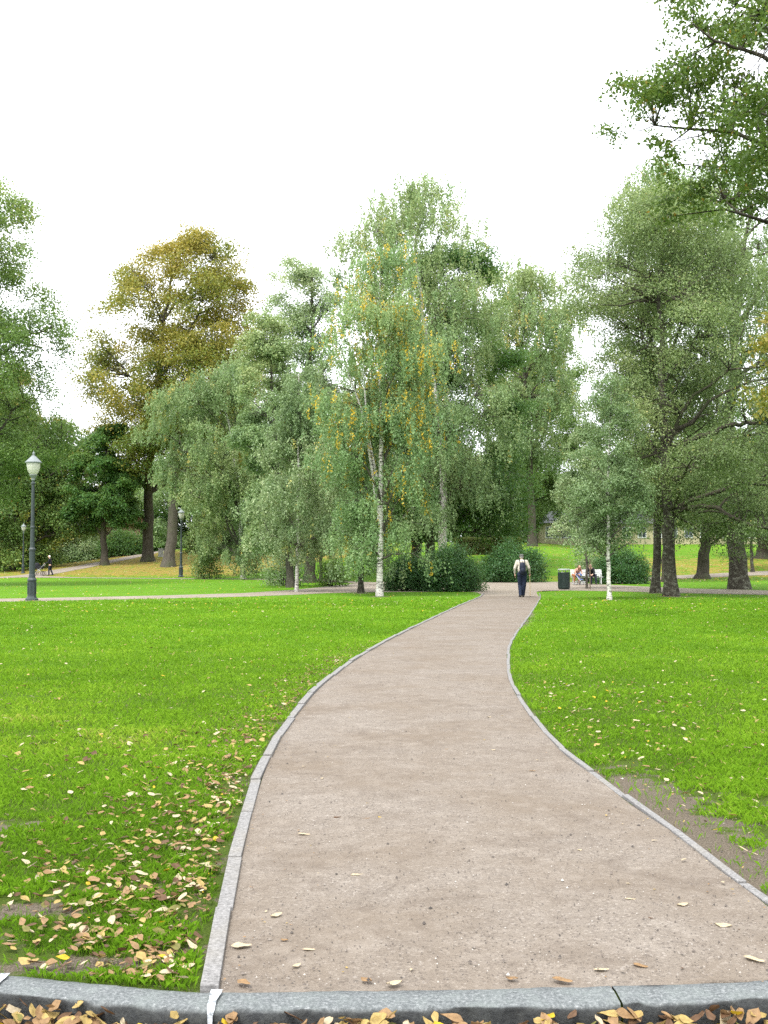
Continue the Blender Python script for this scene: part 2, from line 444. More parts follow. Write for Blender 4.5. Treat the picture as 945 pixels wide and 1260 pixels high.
# plaza and crossing path
bm = bmesh.new()
vsx = [bm.verts.new((p.x, p.y, 0.005)) for p in plz]
f = bm.faces.new(vsx); bmesh.ops.triangulate(bm, faces=[f])
o = bmobj('path', bm, MG2, kind='structure')
for key, (P, wd) in strips.items():
    Q = []
    for i in range(len(P)-1):
        n = max(2, int((P[i+1]-P[i]).length/.8))
        for k in range(n):
            p0, p1, p2, p3 = P[max(i-1,0)], P[i], P[i+1], P[min(i+2,len(P)-1)]; t = k/n
            Q.append(0.5*((2*p1) + (p2-p0)*t + (2*p0-5*p1+4*p2-p3)*t*t + (3*p1-p0-3*p2+p3)*t**3))
    Q.append(P[-1])
    V = []
    for i, q in enumerate(Q):
        d = (Q[min(i+1, len(Q)-1)]-Q[max(i-1, 0)]); d.z = 0; d.normalize(); s = Vector((-d.y, d.x, 0))
        for k in (-1, -.5, 0, .5, 1):
            p = q + s*k*wd/2*(1+.12*math.sin(i*.7+k)); V.append((p.x, p.y, h1(p.x, p.y)+.018))
    idx = np.arange(len(V)).reshape(len(Q), 5)
    Fq = np.stack([idx[:-1, :-1], idx[:-1, 1:], idx[1:, 1:], idx[1:, :-1]], -1).reshape(-1, 4)
    link('path', npmesh('path', np.array(V), Fq, MG2, smooth=True), kind='structure')

# edging stones
em = N('edging_stone')
f = em.noise(60, 4, .7); f2 = em.noise(2.2, 4)
ec = em.ramp(f, [(.3, (.09,.088,.085)), (.6, (.21,.205,.20)), (.8, (.33,.32,.31))])
ec = em.mix(em.ramp(f2, [(.5, 0), (.75, .45)]), ec, (.20,.18,.14))
MEDGE = em.done(em.bsdf(ec, .9, .2, em.bump(f, .6, .006)))
def edging(P, wd, top, seglen, rs, y0=0, y1=99, side=-1):
    bm = bmesh.new(); acc = [P[0]]
    L = [0]
    for a, b in zip(P, P[1:]): L.append(L[-1]+(b-a).length)
    def pos(s):
        i = min(max(np.searchsorted(L, s)-1, 0), len(P)-2); t = (s-L[i])/max(L[i+1]-L[i], 1e-6)
        return P[i].lerp(P[i+1], t)
    s = 0
    while s < L[-1]-.1:
        sl = seglen*rs.uniform(.85, 1.1); a = pos(s+.006); b = pos(min(s+sl-.006, L[-1]))
        m = (a+b)/2; d = b-a
        if y0 <= m.y <= y1:
            ang = math.atan2(d.y, d.x)+rs.uniform(-.012, .012)
            off = Vector((-d.y, d.x, 0)).normalized()*(side*wd/2+rs.uniform(-.008, .008))
            tz = top+rs.uniform(-.007, .007)
            bbox(bm, m.x+off.x, m.y+off.y, tz-.05, d.length-.002, wd*rs.uniform(.94, 1.04), .10,
                 Matrix.Rotation(ang, 3, 'Z') @ Matrix.Rotation(rs.uniform(-.008, .008), 3, 'Y'), .003)
        s += sl
    return bmobj('kerb', bm, MEDGE, kind='structure')
rs = random.Random(3)
edging(LKW, .066, .028, 1.0, rs, 4.05, 56, side=1)
edging(RKW, .045, .016, .95, rs, 4.1, 54, side=-1)
# granite kerb in front
km = N('granite_kerb')
f = km.noise(75, 5, .75); f2 = km.noise(9, 4, .6); f3 = km.noise(1.5, 4)
kc = km.ramp(f, [(.25, (.028,.033,.034)), (.5, (.105,.115,.116)), (.62, (.18,.19,.19)), (.8, (.38,.39,.385))])
kc = km.mix(km.ramp(f2, [(.45, 0), (.7, .5)]), kc, (.15,.17,.16))
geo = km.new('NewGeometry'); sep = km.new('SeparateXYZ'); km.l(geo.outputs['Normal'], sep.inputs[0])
# dirty riser crust, darkened further by face normal to paint in its shade
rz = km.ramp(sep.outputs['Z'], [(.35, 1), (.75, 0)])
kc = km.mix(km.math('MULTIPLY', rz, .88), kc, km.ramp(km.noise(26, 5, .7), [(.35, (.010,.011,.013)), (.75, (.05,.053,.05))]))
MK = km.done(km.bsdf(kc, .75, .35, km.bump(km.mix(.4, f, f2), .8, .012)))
mw = N('white_paint'); fw = mw.noise(30, 4, .7)
mw2 = mw.done(mw.bsdf(mw.ramp(fw, [(.40, (.12,.13,.135)), (.50, (.30,.32,.34)), (.70, (.52,.55,.58))]), .7, .3))
def kerb_stone(x0, x1):
    n = max(36, int((x1-x0)/.018)); prof = []   # profile: back bottom, back top, ... front top, front bottom (offsets along -y)
    pr = [(0.0, -.20), (0.0, -.008), (.005, 0.0), (.06, .003), (.140, -.001), (.149, -.007), (.154, -.022), (.150, -.07), (.158, -.20)]
    V = []
    for i in range(n+1):
        x = x0+(x1-x0)*i/n; y = float(kerb_y(x)); 
        e = 1e-2; tx = Vector((2*e, float(kerb_y(x+e)-kerb_y(x-e)))).normalized(); nn = Vector((tx.y, -tx.x))
        for k, (o_, z) in enumerate(pr):
            j = (.010 if k in (1, 2) else .014 if k in (4, 5, 6) else .004)
            jo = j*((vnoise(x*1.0, k*3.3, 7, 11)-.5)*1.4+(vnoise(x, k*5.3, 31, 14)-.5)*.9); jz = .006*(vnoise(x, k*1.7, 5, 12)-.5)+(.004*(vnoise(x, k, 40, 15)-.5) if k > 2 else 0)
            V.append((x+nn.x*(o_+jo), y+nn.y*(o_+jo), z+.012+jz))
    m = len(pr); idx = np.arange(len(V)).reshape(n+1, m)
    Fq = np.stack([idx[:-1, :-1], idx[:-1, 1:], idx[1:, 1:], idx[1:, :-1]], -1).reshape(-1, 4)
    caps = [[idx[e][0], idx[e][a], idx[e][a+1], idx[e][a+1]] for e in (0,) for a in ()]
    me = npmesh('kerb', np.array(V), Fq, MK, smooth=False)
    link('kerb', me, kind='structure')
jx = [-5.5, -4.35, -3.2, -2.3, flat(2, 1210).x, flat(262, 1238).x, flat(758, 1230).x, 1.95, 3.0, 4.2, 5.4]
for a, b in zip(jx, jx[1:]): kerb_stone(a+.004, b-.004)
for jxx, wd in ((jx[4], .034), (jx[5], .040)):
    y = float(kerb_y(jxx)); bm = bmesh.new()
    n_ = 8
    g0 = []
    for i, (o_, z) in enumerate([(0.008, .022), (.05, .0235), (.10, .0235), (.137, .021), (.150, .010), (.168, -.01), (.172, -.04)]):
        ww = wd*(1-.10*i)*(1+.15*math.sin(i*2.1))
        g0.append([bm.verts.new((jxx-ww/2, y-o_, z)), bm.verts.new((jxx+ww/2, y-o_, z))])
    for a, b in zip(g0, g0[1:]): bm.faces.new((a[0], a[1], b[1], b[0]))
    bmobj('kerb_paint_mark', bm, mw2, kind='structure')
# road sheet in front of the kerb
rm = N('road_asphalt'); f = rm.noise(120, 4, .7)
MR = rm.done(rm.bsdf(rm.ramp(f, [(.3, (.03,.03,.03)), (.7, (.09,.085,.08))]), .9, .2, rm.bump(f, .6, .006)))
bm = bmesh.new()
xx = np.linspace(-6, 7, 60)
r1 = [bm.verts.new((x, float(kerb_y(x))-.12, -.100)) for x in xx]; r2 = [bm.verts.new((x, -30, -.100)) for x in xx]
for i in range(59): bm.faces.new((r1[i], r1[i+1], r2[i+1], r2[i]))
bmobj('road', bm, MR, kind='structure')

# ------------------------------------------------------------------ grass blades
def vis(x, y, margin=60):
    z = 0*x; f = y*cp; px = W_/2+F_*x/f; return (px > -margin) & (px < W_+margin)
def blades():
    r = np.random.RandomState(21)
    Vs = []; Ts = []
    edges = [3.9]
    while edges[-1] < 44: edges.append(edges[-1]+max(.35, edges[-1]*.05))
    for y0, y1 in zip(edges, edges[1:]):
        ym = (y0+y1)/2; wd = .0024*(ym/5)**1.14; dens = 7600*(ym/5)**-1.74*(1-.75*float(sstep(36, 44, ym))); ht = .040+.010*min(ym/40, 1)
        x0, x1 = -.35*y1-3.0, .35*y1+3.0
        n = int((x1-x0)*(y1-y0)*dens)
        x = r.uniform(x0, x1, n); y = r.uniform(y0, y1, n)
        k = (np.abs(x) < .345*y+2.9) & ~on_path(x, y, .0) & (y > kerb_y(x)+.015)
        k &= ~((x > xl(y)-.085) & (x < xr(y)+.065))
        b = bare(x, y)*.9 + (fnoise(x, y, 4.5, 31)-.5)*1.5
        k &= (b < .50) | (r.rand(n) < .06)
        x = x[k]; y = y[k]; n = len(x)
        tuft = fnoise(x, y, 2.3, 41); big = fnoise(x, y, .25, 51)
        h = ht*(.45+1.2*tuft)*r.uniform(.6, 1.25, n)
        a = r.uniform(0, 2*PI, n); w = wd*r.uniform(.7, 1.3, n)
        s = np.stack([np.cos(a), np.sin(a), 0*a], 1)*w[:, None]/2
        la = r.uniform(0, 2*PI, n); lean = r.uniform(.15, .95, n)
        L = np.stack([np.cos(la)*lean, np.sin(la)*lean, 0*la], 1)*h[:, None]
        z = hgt(x, y); B = np.stack([x, y, z], 1)
        up = np.array([0, 0, 1.0])
        v0 = B-s; v1 = B+s; v2 = B+s*.7+L*.35+up*h[:, None]*.62; v3 = B+L+up*(h*(1-.25*lean))[:, None]
        Vs.append(np.stack([v0, v1, v2, v3], 1).reshape(-1, 3))
        t = .02+.55*big+.35*r.rand(n)+.35*(tuft-.5)+.5*(fnoise(x, y, .9, 61)-.5); t[r.rand(n) < .012] = 1.0
        Ts.append(np.clip(t, 0, 1))
    V = np.concatenate(Vs); T = np.concatenate(Ts); Fq = np.arange(len(V)).reshape(-1, 4)
    m = leaf_mat('grass_blade', [(0, (.055,.115,.008)), (.4, (.128,.252,.012)), (.75, (.195,.335,.020)), (.93, (.30,.39,.04)), (1, (.42,.34,.13))], trans=.42, rough=.6, spec=.12, tcol=(.17,.38,.015))
    link('grass', npmesh('grass', V, Fq, m, T), label='green lawn grass on both sides of the gravel path', cat='grass', kind='stuff')
    print('BLADES', len(T))
blades()

# pebbles on the path
def pebbles():
    r = np.random.RandomState(5); V = []; Fc = []; T = []
    n = 9000; y = 4.05+ (r.rand(n)**1.8)*12; x = xl(y)+(xr(y)-xl(y))*r.rand(n)
    ns = 2500; ys2 = 4.1+r.rand(ns)*7; xs2 = xr(ys2)+.12+np.abs(r.normal(0, .7, ns))
    k = bare(xs2, ys2) > .4
    x = np.concatenate([x, xs2[k]]); y = np.concatenate([y, ys2[k]]); n = len(x)
    k = y > kerb_y(x)+.02; x = x[k]; y = y[k]; n = len(x)
    s = r.uniform(.0018, .0045, n)*(1+1.2*(r.rand(n) < .04))
    z = np.where((x > xl(y)) & (x < xr(y)), .012+.02*np.sin(PI*np.clip((x-xl(y))/(xr(y)-xl(y)), 0, 1)), .002)
    D = np.array([(1, 0, 0), (0, 1, 0), (-1, 0, 0), (0, -1, 0), (0, 0, 1)], float)
    P = np.stack([x, y, z], 1)[:, None, :] + D[None]*s[:, None, None]*r.uniform(.6, 1.3, (n, 5, 1))
    i = np.arange(n)[:, None]*5
    Fc = np.concatenate([i+np.array([[a, (a+1) % 4, 4]]) for a in range(4)], 0)
    T = np.tile(r.rand(n), 4)
    m = N('pebble'); a = m.new('Attribute', attribute_name='tint')
    mat = m.done(m.bsdf(m.ramp(a.outputs['Fac'], [(0, (.04,.036,.033)), (.5, (.12,.10,.085)), (.9, (.20,.175,.15)), (1, (.36,.34,.31))]), .85, .2))
    link('pebbles', npmesh('pebbles', P.reshape(-1, 3), Fc, mat, T), label='fine loose grit scattered over the gravel path', cat='grit', kind='stuff')
pebbles()

# ------------------------------------------------------------------ fallen leaves
LEAFPAL = [('pale cream', (.46,.38,.25)), ('straw yellow', (.36,.26,.09)), ('tan', (.26,.16,.075)), ('brown', (.11,.060,.030)), ('bright yellow', (.50,.34,.02)), ('olive', (.15,.14,.035))]
def leaf_shape(seed, L=.085, Wd=.055):
    r = np.random.RandomState(seed); nu, nv = 7, 5
    fl = .22 if (seed-100) in (0, 3, 4) else 1.0
    curl = r.uniform(-.25, .55)*fl; cup = r.uniform(-.1, .5)*fl; tw = r.uniform(-.25, .25)*fl; lob = r.uniform(0, .16)+(.1 if (seed-100) in (3, 4) else 0)
    V = []
    for i in range(nu):
        u = i/(nu-1); wv = math.sin(PI*u**.8)**.75*(1-.25*u)+.03
        wv *= 1+lob*math.cos(u*PI*5)
        for j in range(nv):
            v = (j/(nv-1)-.5)*2
            x = (u-.5)*L; y = v*wv*Wd/2
            z = curl*L*(u-.5)**2*1.4 + cup*Wd*v*v*wv*.5 + tw*L*(u-.5)*v*wv*.5 + .0022*math.sin(6*u+4*v+seed)
            V.append((x, y, z))
    V = np.array(V); V[:, 2] -= V[:, 2].min()
    idx = np.arange(nu*nv).reshape(nu, nv)
    Fq = np.stack([idx[:-1, :-1], idx[:-1, 1:], idx[1:, 1:], idx[1:, :-1]], -1).reshape(-1, 4)
    return V, Fq
LV = [leaf_shape(100+i, .066*(.8+.08*i), .040*(.85+.07*(i*3 % 5))) for i in range(6)]
def litter_mat(name, c):
    m = N(name); f = m.noise(45, 4, .65)
    p = m.bsdf(m.ramp(f, [(.3, [v*.62 for v in c]), (.6, c)]), .65, .3, m.bump(f, .3, .002))
    t = m.new('BsdfTranslucent'); t.inputs[0].default_value = (*c, 1)
    x = m.new('MixShader'); x.inputs[0].default_value = .2
    m.l(p.outputs[0], x.inputs[1]); m.l(t.outputs[0], x.inputs[2]); m.l(x.outputs[0], m.out.inputs['Surface']); return m.m
LMAT = [litter_mat('fallen_leaf_'+n.replace(' ', '_'), c) for n, c in LEAFPAL]
LMESH = [[npmesh('fallen_leaf', LV[i][0], LV[i][1], LMAT[c], smooth=True) for i in range(6)] for c in range(len(LEAFPAL))]
def fallen():
    r = np.random.RandomState(77); L = []   # x, y, z, colour, shape, scale, zone
    def put(x, y, pal, zone, sc_=(.7, 1.3), zoff=0.0, tilt=.2):
        L.append([x, y, zoff, r.choice(len(LEAFPAL), p=pal), r.randint(6), r.uniform(*sc_), zone, r.uniform(-tilt, tilt), r.uniform(-tilt, tilt), r.uniform(0, 2*PI)])
    P_path = [.62, .16, .14, .05, .03, 0]; P_lawn = [.20, .20, .30, .22, .02, .06]; P_gut = [.10, .28, .32, .22, .06, .02]
    # leaves seen one by one on the path in the photograph
    for px, py, c, s in ((340,1132,0,1.0),(297,1170,0,1.05),(374,1031,0,.85),(441,1082,0,.95),(480,1084,0,.8),(470,1010,4,.8),(450,1012,2,.7),(365,1195,0,.7),(451,1213,2,.9),(485,1217,0,1.0),
                         (840,1119,0,1.0),(890,1145,0,1.15),(928,1187,0,1.0),(776,1112,0,.6),(788,1195,2,.7),(740,1200,0,.7),(700,1137,2,.6),(655,1083,0,.5),(690,1034,0,.6),(600,972,0,.8),(607,926,0,.7),
                         (602,885,0,.8),(655,952,2,.6),(630,1211,2,.8),(692,1213,2,.9),(415,1010,3,.6),(545,1078,0,.6),(505,1045,0,.5),(350,1163,2,.6),(380,1175,0,.6),(300,1216,2,.8)):
        g = flat(px, py); L.append([g.x, g.y, .021, c, (0, 3, 4)[r.randint(3)], s*1.12, 'path', r.uniform(-.06, .06), r.uniform(-.06, .06), r.uniform(-.9, .9)])
    for _ in range(70):
        y = 4.2+r.rand()**1.5*22; x = xl(y)+(xr(y)-xl(y))*r.rand(); put(x, y, P_path, 'path', (.25, .6), .022, .1)
    for _ in range(420):
        y = 4.15+r.rand()**1.3*14; u = r.rand(); u = u*u*(3-2*u) if r.rand() < .4 else (u**3 if r.rand() < .5 else 1-u**3)
        x = xl(y)+.02+(xr(y)-xl(y)-.04)*u; put(x, y, [.18,.12,.30,.38,.02,0], 'path', (.10, .26), .018, .15)
    # left lawn
    def add_lawn(n, fx, fy, zone, pal=P_lawn, sc_=(.6, 1.15)):
        k = 0
        while k < n:
            y = fy(); x = fx(y)
            if y < kerb_y(x)+.03 or (xl(y)-.1 < x < xr(y)+.1): continue
            put(x, y, pal, zone, sc_, .018+r.rand()*.02, .5); k += 1
    add_lawn(560, lambda y: xl(y)-.10-abs(r.normal(0, .55)), lambda: 4.1+abs(r.normal(0, 1.9)), 'left', P_lawn, (.45, 1.0))
    add_lawn(330, lambda y: xl(y)-.12-abs(r.normal(0, .35)), lambda: 4.1+r.rand()**1.3*14, 'left')
    add_lawn(2200, lambda y: xl(y)-.09-abs(r.normal(0, .32)), lambda: 4.1+r.rand()**1.2*17, 'left', [.08,.12,.32,.42,.02,.04], (.18, .5))
    add_lawn(500, lambda y: xr(y)+.08+abs(r.normal(0, .5)), lambda: 4.3+r.rand()*14, 'right', [.10,.12,.33,.37,.02,.06], (.18, .45))
    add_lawn(260, lambda y: xl(y)-.15-r.rand()*2.6, lambda: 4.2+r.rand()*6, 'left')
    add_lawn(420, lambda y: xl(y)-.2-r.rand()**.8*.35*y, lambda: 5+r.rand()*26, 'left', [.5,.2,.15,.08,.07,0], (.5, 1))
    add_lawn(330, lambda y: xr(y)+.15+abs(r.normal(0, 1.4)), lambda: 5+r.rand()**.8*9, 'right', [.45,.22,.18,.08,.07,0], (.5, 1))
    add_lawn(420, lambda y: xr(y)+.2+r.rand()*.3*y, lambda: 10+r.rand()*26, 'right', [.5,.25,.12,.05,.08,0], (.5, 1))
    # piled against the front kerb
    for _ in range(1900):
        x = r.uniform(-2.6, 2.9); d = abs(r.normal(0, .16)); y = kerb_y(x)-.175-d
        put(x, y, P_gut, 'gutter', (.7, 1.25), -.092+.085*math.exp(-d/.14)*r.rand()+.005, .8)
    # far lawns: a sprinkling
    for _ in range(2600):
        y = 32+r.rand()*40; x = r.uniform(-.38, .38)*y
        if on_path(np.array([x]), np.array([y]))[0]: continue
        L.append([x, y, .05, r.choice([0, 1, 4]), r.randint(6), r.uniform(.8, 1.4), 'far', r.uniform(-.4, .4), r.uniform(-.4, .4), r.uniform(0, 6)])
    for i in range(26000):
        y = r.uniform(72, 122); x = r.uniform(-.36, .36)*y
        lt = float(litter(x, y)); lt = max(lt, .05)
        if r.rand() > lt or on_path(np.array([x]), np.array([y]))[0]: continue
        L.append([x, y, .05, r.choice([0, 1, 1, 2, 4]), r.randint(6), r.uniform(1.4, 2.6), 'far', r.uniform(-.4, .4), r.uniform(-.4, .4), r.uniform(0, 6)])
    # rank by apparent size inside the frame
    key = []
    for i, e in enumerate(L):
        px, py = topx(e[0], e[1], e[2]); inn = 2 < px < W_-2 and py < H_-2
        key.append(e[5]/math.hypot(e[1], CAMZ) if inn else 0)
    order = np.argsort(key)[::-1]; big = set(order[:290].tolist())
    zones = {'path': 'lying flat on the gravel path', 'left': 'lying in the grass left of the path edging', 'right': 'lying on the worn lawn right of the path', 'gutter': 'in the drift of leaves below the granite kerb', 'far': 'on the far lawn'}
    VV = []; FF = []; TT = []; MI = []; base = 0
    for i, e in enumerate(L):
        x, y, zo, c, sh, s, zn, tx, ty, rz = e
        z = (h1(x, y) if zn == 'far' else 0) + zo
        R = Matrix.Rotation(rz, 3, 'Z') @ Matrix.Rotation(tx, 3, 'X') @ Matrix.Rotation(ty, 3, 'Y')
        if i in big:
            o = link('fallen_leaf', LMESH[c][sh]); o.location = (x, y, z); o.rotation_euler = R.to_euler(); o.scale = (s, s, s)
            nm = LEAFPAL[c][0]; curl = ('flat', 'curled', 'curled', 'cupped', 'flat', 'folded')[sh]
            lab = '%s fallen leaf %s' % (nm, zones[zn])
            tag(o, lab, 'leaf', '%s fallen leaves %s' % (nm, zones[zn]))
        else:
            V, Fq = LV[sh]
            if zn == 'far' or y > 11:
                V = V.reshape(7, 5, 3)[::2, ::2].reshape(-1, 3); ii = np.arange(12).reshape(4, 3)
                Fq = np.stack([ii[:-1, :-1], ii[:-1, 1:], ii[1:, 1:], ii[1:, :-1]], -1).reshape(-1, 4)
            A = V @ (np.array(R).T)*s + np.array([x, y, z])
            VV.append(A); FF.append(Fq+base); MI.append(np.full(len(Fq), c)); base += len(V)
    me = npmesh('leaf_litter', np.concatenate(VV), np.concatenate(FF), None, smooth=True)
    for m in LMAT: me.materials.append(m)
    me.polygons.foreach_set('material_index', np.concatenate(MI).astype(np.int32))
    link('leaf_litter', me, label='small dry autumn leaves strewn over the lawns, path and gutter', cat='leaf litter', kind='stuff')
    print('LEAVES', len(L))
fallen()

# ------------------------------------------------------------------ trees
def leaves_geo(C, Dd, Nn, Ln, Wd, fold=.18):
    S = np.cross(Dd, Nn); S /= np.linalg.norm(S, axis=1)[:, None]+1e-9
    Nn = np.cross(S, Dd)
    L = Ln[:, None]; Wn = Wd[:, None]
    v0 = C; v1 = C+Dd*L*.45+S*Wn/2+Nn*Wn*fold; v2 = C+Dd*L; v3 = C+Dd*L*.5-S*Wn/2+Nn*Wn*fold
    return np.stack([v0, v1, v2, v3], 1).reshape(-1, 3)
def unit(v): return v/(np.linalg.norm(v, axis=-1, keepdims=True)+1e-9)

def make_tree(name, label, cat, D, outline, trunk, r0, bark, leaf, nleaf=50000, size=.10, clumps=500, style='broad',
              seed=1, limbs=14, dk=.9, lbl_group=None, gap=.40, gs=.28, py_yellow=0.0, base_y=None, csize=1.0, fill=.45,
              stems=None, tgrad=0.0, tbias=.0, limb_px=None, strand=1.3, rise=.35, loc_only=False, flare=1.35, ragged=.16, shift_y=0.0, kids=0):
    clumps = int(clumps*1.55); size *= 1.15; nleaf = int(nleaf*1.15)
    rg = np.random.RandomState(seed)
    ow = lambda px, py: np.array(at(px, py, D))
    tp = [ow(*p) for p in trunk]
    b = tp[0].copy(); b[2] = h1(b[0], D)
    root = empty(name, (b[0], D, b[2]), label=label, cat=cat)
    if lbl_group: root['group'] = lbl_group
    O = np.array(root.location)
    oz = np.array([at(0, p[0], D).z for p in outline]); xL = np.array([at(p[1], p[0], D).x for p in outline]); xR = np.array([at(p[2], p[0], D).x for p in outline])
    o_ = np.argsort(oz); oz = oz[o_]; xL = xL[o_]; xR = xR[o_]
    ztop, zbot = oz[-1], oz[0]; Hc = ztop-zbot
    mw = np.max(xR-xL)/2*dk
    # trunk
    tp[0][2] = b[2]-.15
    P = np.array(tp)
    if P[-1][2] < ztop-.18*Hc:
        zt = ztop-.08*Hc; P = np.vstack([P, [np.interp(zt, oz, (xL+xR)/2)*.6+P[-1][0]*.4, D, zt]])
    dens = np.linspace(0, 1, 18)**.9; tt = np.linspace(0, 1, len(P))
    Q = np.stack([np.interp(dens, tt, P[:, k]) for k in range(3)], 1)
    Q = np.stack([np.convolve(np.pad(Q[:, k], 1, 'edge'), [.2, .6, .2], 'valid') for k in range(3)], 1); Q[0] = P[0]; Q[-1] = P[-1]
    Q[2:-1, :2] += rg.normal(0, .035*r0*6, (len(Q)-3, 2))
    Ht = Q[-1][2]-Q[0][2]
    def rad_at(z): 
        t = np.clip((z-Q[0][2])/Ht, 0, 1); return r0*(1-.9*t**.9)+.01
    Rr = np.array([rad_at(z) for z in Q[:, 2]])
    TB = Tubes()
    Qf = np.vstack([Q[0], Q[0]+(Q[1]-Q[0])*min(.5, .25/np.linalg.norm(Q[1]-Q[0])), Q[0]+(Q[1]-Q[0])*min(.8, .7/np.linalg.norm(Q[1]-Q[0])), Q[1:]])
    Rf = np.concatenate([[r0*flare*1.08, r0*flare, r0*1.08], Rr[1:]])
    TB.add(Qf, Rf, 12)
    stemsW = []
    for st in (stems or []):
        sp2, sr = st; S_ = np.array([ow(*p) for p in sp2]); S_[:, 1] += np.linspace(0, rg.uniform(-.6, .6), len(S_))
        ts = np.linspace(0, 1, 10); S2 = np.stack([np.interp(ts, np.linspace(0, 1, len(S_)), S_[:, k]) for k in range(3)], 1)
        TB.add(S2, np.linspace(sr, sr*.25, 10), 9); stemsW.append(S2)
    BT = Tubes()
    # clump centres in the envelope
    C = []; tries = 0
    off = rg.rand(3)*50
    kids = kids or (6 if style == 'broad' else 5)
    nb = max(8, int(clumps/kids))
    while len(C) < nb and tries < clumps*60:
        tries += 1
        z = rg.uniform(zbot, ztop); a = np.interp(z, oz, xL); c = np.interp(z, oz, xR)
        hw = max((c-a)/2, .05)
        if rg.rand() > hw/((xR-xL).max()/2)*1.15+.1: continue
        rr = rg.rand()**fill; ph = rg.uniform(0, 2*PI)
        rr *= 1+ragged*1.6*noise.noise(Vector((math.cos(ph)*1.3+off[0], math.sin(ph)*1.3+off[1], z/max(mw, 1)*1.6+off[2])))
        dd = max(hw*dk, .3)
        x = (a+c)/2+hw*rr*math.cos(ph); y = D+shift_y+dd*rr*math.sin(ph)
        if z < h1(x, y)+.35: continue
        nn = noise.noise(Vector((x*gs+off[0], y*gs+off[1], z*gs*1.3+off[2])))*.5+.5
        if nn < gap and rr < 2: 
            if rg.rand() > .12: continue
        C.append((x, y, z))
    CB = np.array(C); bsp = (Hc*mw*mw*2.6/len(CB))**(1/3)
    C = []
    for c in CB:
        aa = np.interp(c[2], oz, (xL+xR)/2); o2 = unit(np.array([c[0]-aa, c[1]-D, 0])+1e-6)
        for _ in range(max(2, int(kids*rg.uniform(.7, 1.35)))):
            q = rg.normal(0, 1, 3); q = np.clip(q, -1.8, 1.8)
            e = c+q*np.array([.34, .34, .17])*bsp
            e[2] -= .10*bsp*(q[0]*o2[0]+q[1]*o2[1])+.05*bsp*(q[0]**2+q[1]**2)
            if e[2] > h1(e[0], e[1])+.3: C.append(e)
    C = np.array(C)
    # main limbs
    nodes = [Q[int(len(Q)*.25):]]; nrad = [Rr[int(len(Q)*.25):]*.5]
    for S2 in stemsW: nodes.append(S2[2:]); nrad.append(np.linspace(.05, .02, len(S2)-2))
    if limbs:
        sel = [rg.randint(len(C))]; dist = np.linalg.norm(C-C[sel[0]], axis=1)
        for _ in range(limbs-1):
            j = int(np.argmax(dist*rg.uniform(.75, 1, len(C)))); sel.append(j); dist = np.minimum(dist, np.linalg.norm(C-C[j], axis=1))
        for j in sel:
            T = C[j].copy(); ax = np.interp(T[2], Q[:, 2], Q[:, 0]); hor = math.hypot(T[0]-ax, T[1]-D)
            T[:2] = [ax+(T[0]-ax)*.85, D+(T[1]-D)*.85]
            zs = max(min(T[2]-hor*rg.uniform(rise, rise+.6), Q[-2][2]), Q[0][2]+.22*Ht if zbot > Q[0][2]+.15*Ht else Q[0][2]+.12*Ht)
            s0 = np.array([np.interp(zs, Q[:, 2], Q[:, 0]), np.interp(zs, Q[:, 2], Q[:, 1]), zs])
            ln = np.linalg.norm(T-s0)
            ctrl = s0+(T-s0)*.5+np.array([rg.normal(0, .08)*ln, rg.normal(0, .08)*ln, (.16 if style != 'weep' else .26)*ln])
            t = np.linspace(0, 1, 8)[:, None]
            B = (1-t)**2*s0+2*t*(1-t)*ctrl+t*t*T
            B[1:-1] += rg.normal(0, .022*ln, (6, 3))
            rb = min(rad_at(zs)*.55, .018*ln+.02)
            R_ = rb*(1-.82*t[:, 0]); BT.add(B, R_, 6); nodes.append(B[2:]); nrad.append(R_[2:])
    for pts, r_a, r_b in (limb_px or []):
        B0 = np.array([ow(*p[:2])+np.array([0, p[2] if len(p) > 2 else 0, 0]) for p in pts])
        n2 = max(10, len(pts)*3); ts = np.linspace(0, 1, n2)
        B = np.stack([np.interp(ts, np.linspace(0, 1, len(B0)), B0[:, k]) for k in range(3)], 1)
        B[1:-1] = B[1:-1]*.5+(B[2:]+B[:-2])*.25
        B[1:-1] += rg.normal(0, r_a*.22, (n2-2, 3))
        R_ = np.linspace(r_a, r_b, n2); BT.add(B, R_, 8); nodes.append(B[2:]); nrad.append(R_[2:])
    NP = np.concatenate(nodes); NR = np.concatenate(nrad)
    ncl = len(C)
    tw_end = max(.012, size*.10)
    for c in C:
        d = np.linalg.norm(NP-c, axis=1)+np.clip(NP[:, 2]-c[2], 0, None)*1.2
        j = int(np.argmin(d)); p = NP[j]; ln = np.linalg.norm(c-p)
        if ln < .15 or ln > 6: continue
        mid = (p+c)/2+rg.normal(0, .09*ln, 3)+np.array([0, 0, .08*ln])
        r1 = min(NR[j]*.7, tw_end*1.2+.010*ln)
        BT.add(np.array([p, p*.5+mid*.5+rg.normal(0, .03*ln, 3), mid, c]), np.array([r1, r1*.8, r1*.6, r1*.3]), 4)
    # leaves
    ctint = np.array([noise.noise(Vector(tuple(c*.16+off)))*.40+noise.noise(Vector(tuple(c*.6+off)))*.30 for c in C])
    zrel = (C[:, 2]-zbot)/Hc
    wgt = rg.uniform(.5, 1.5, ncl); cnt = np.maximum(3, (nleaf*wgt/wgt.sum())).astype(int)
    ci = np.repeat(np.arange(ncl), cnt); n = len(ci)
    mean_sp = (Hc*mw*mw*3/ncl)**(1/3)*.36*csize
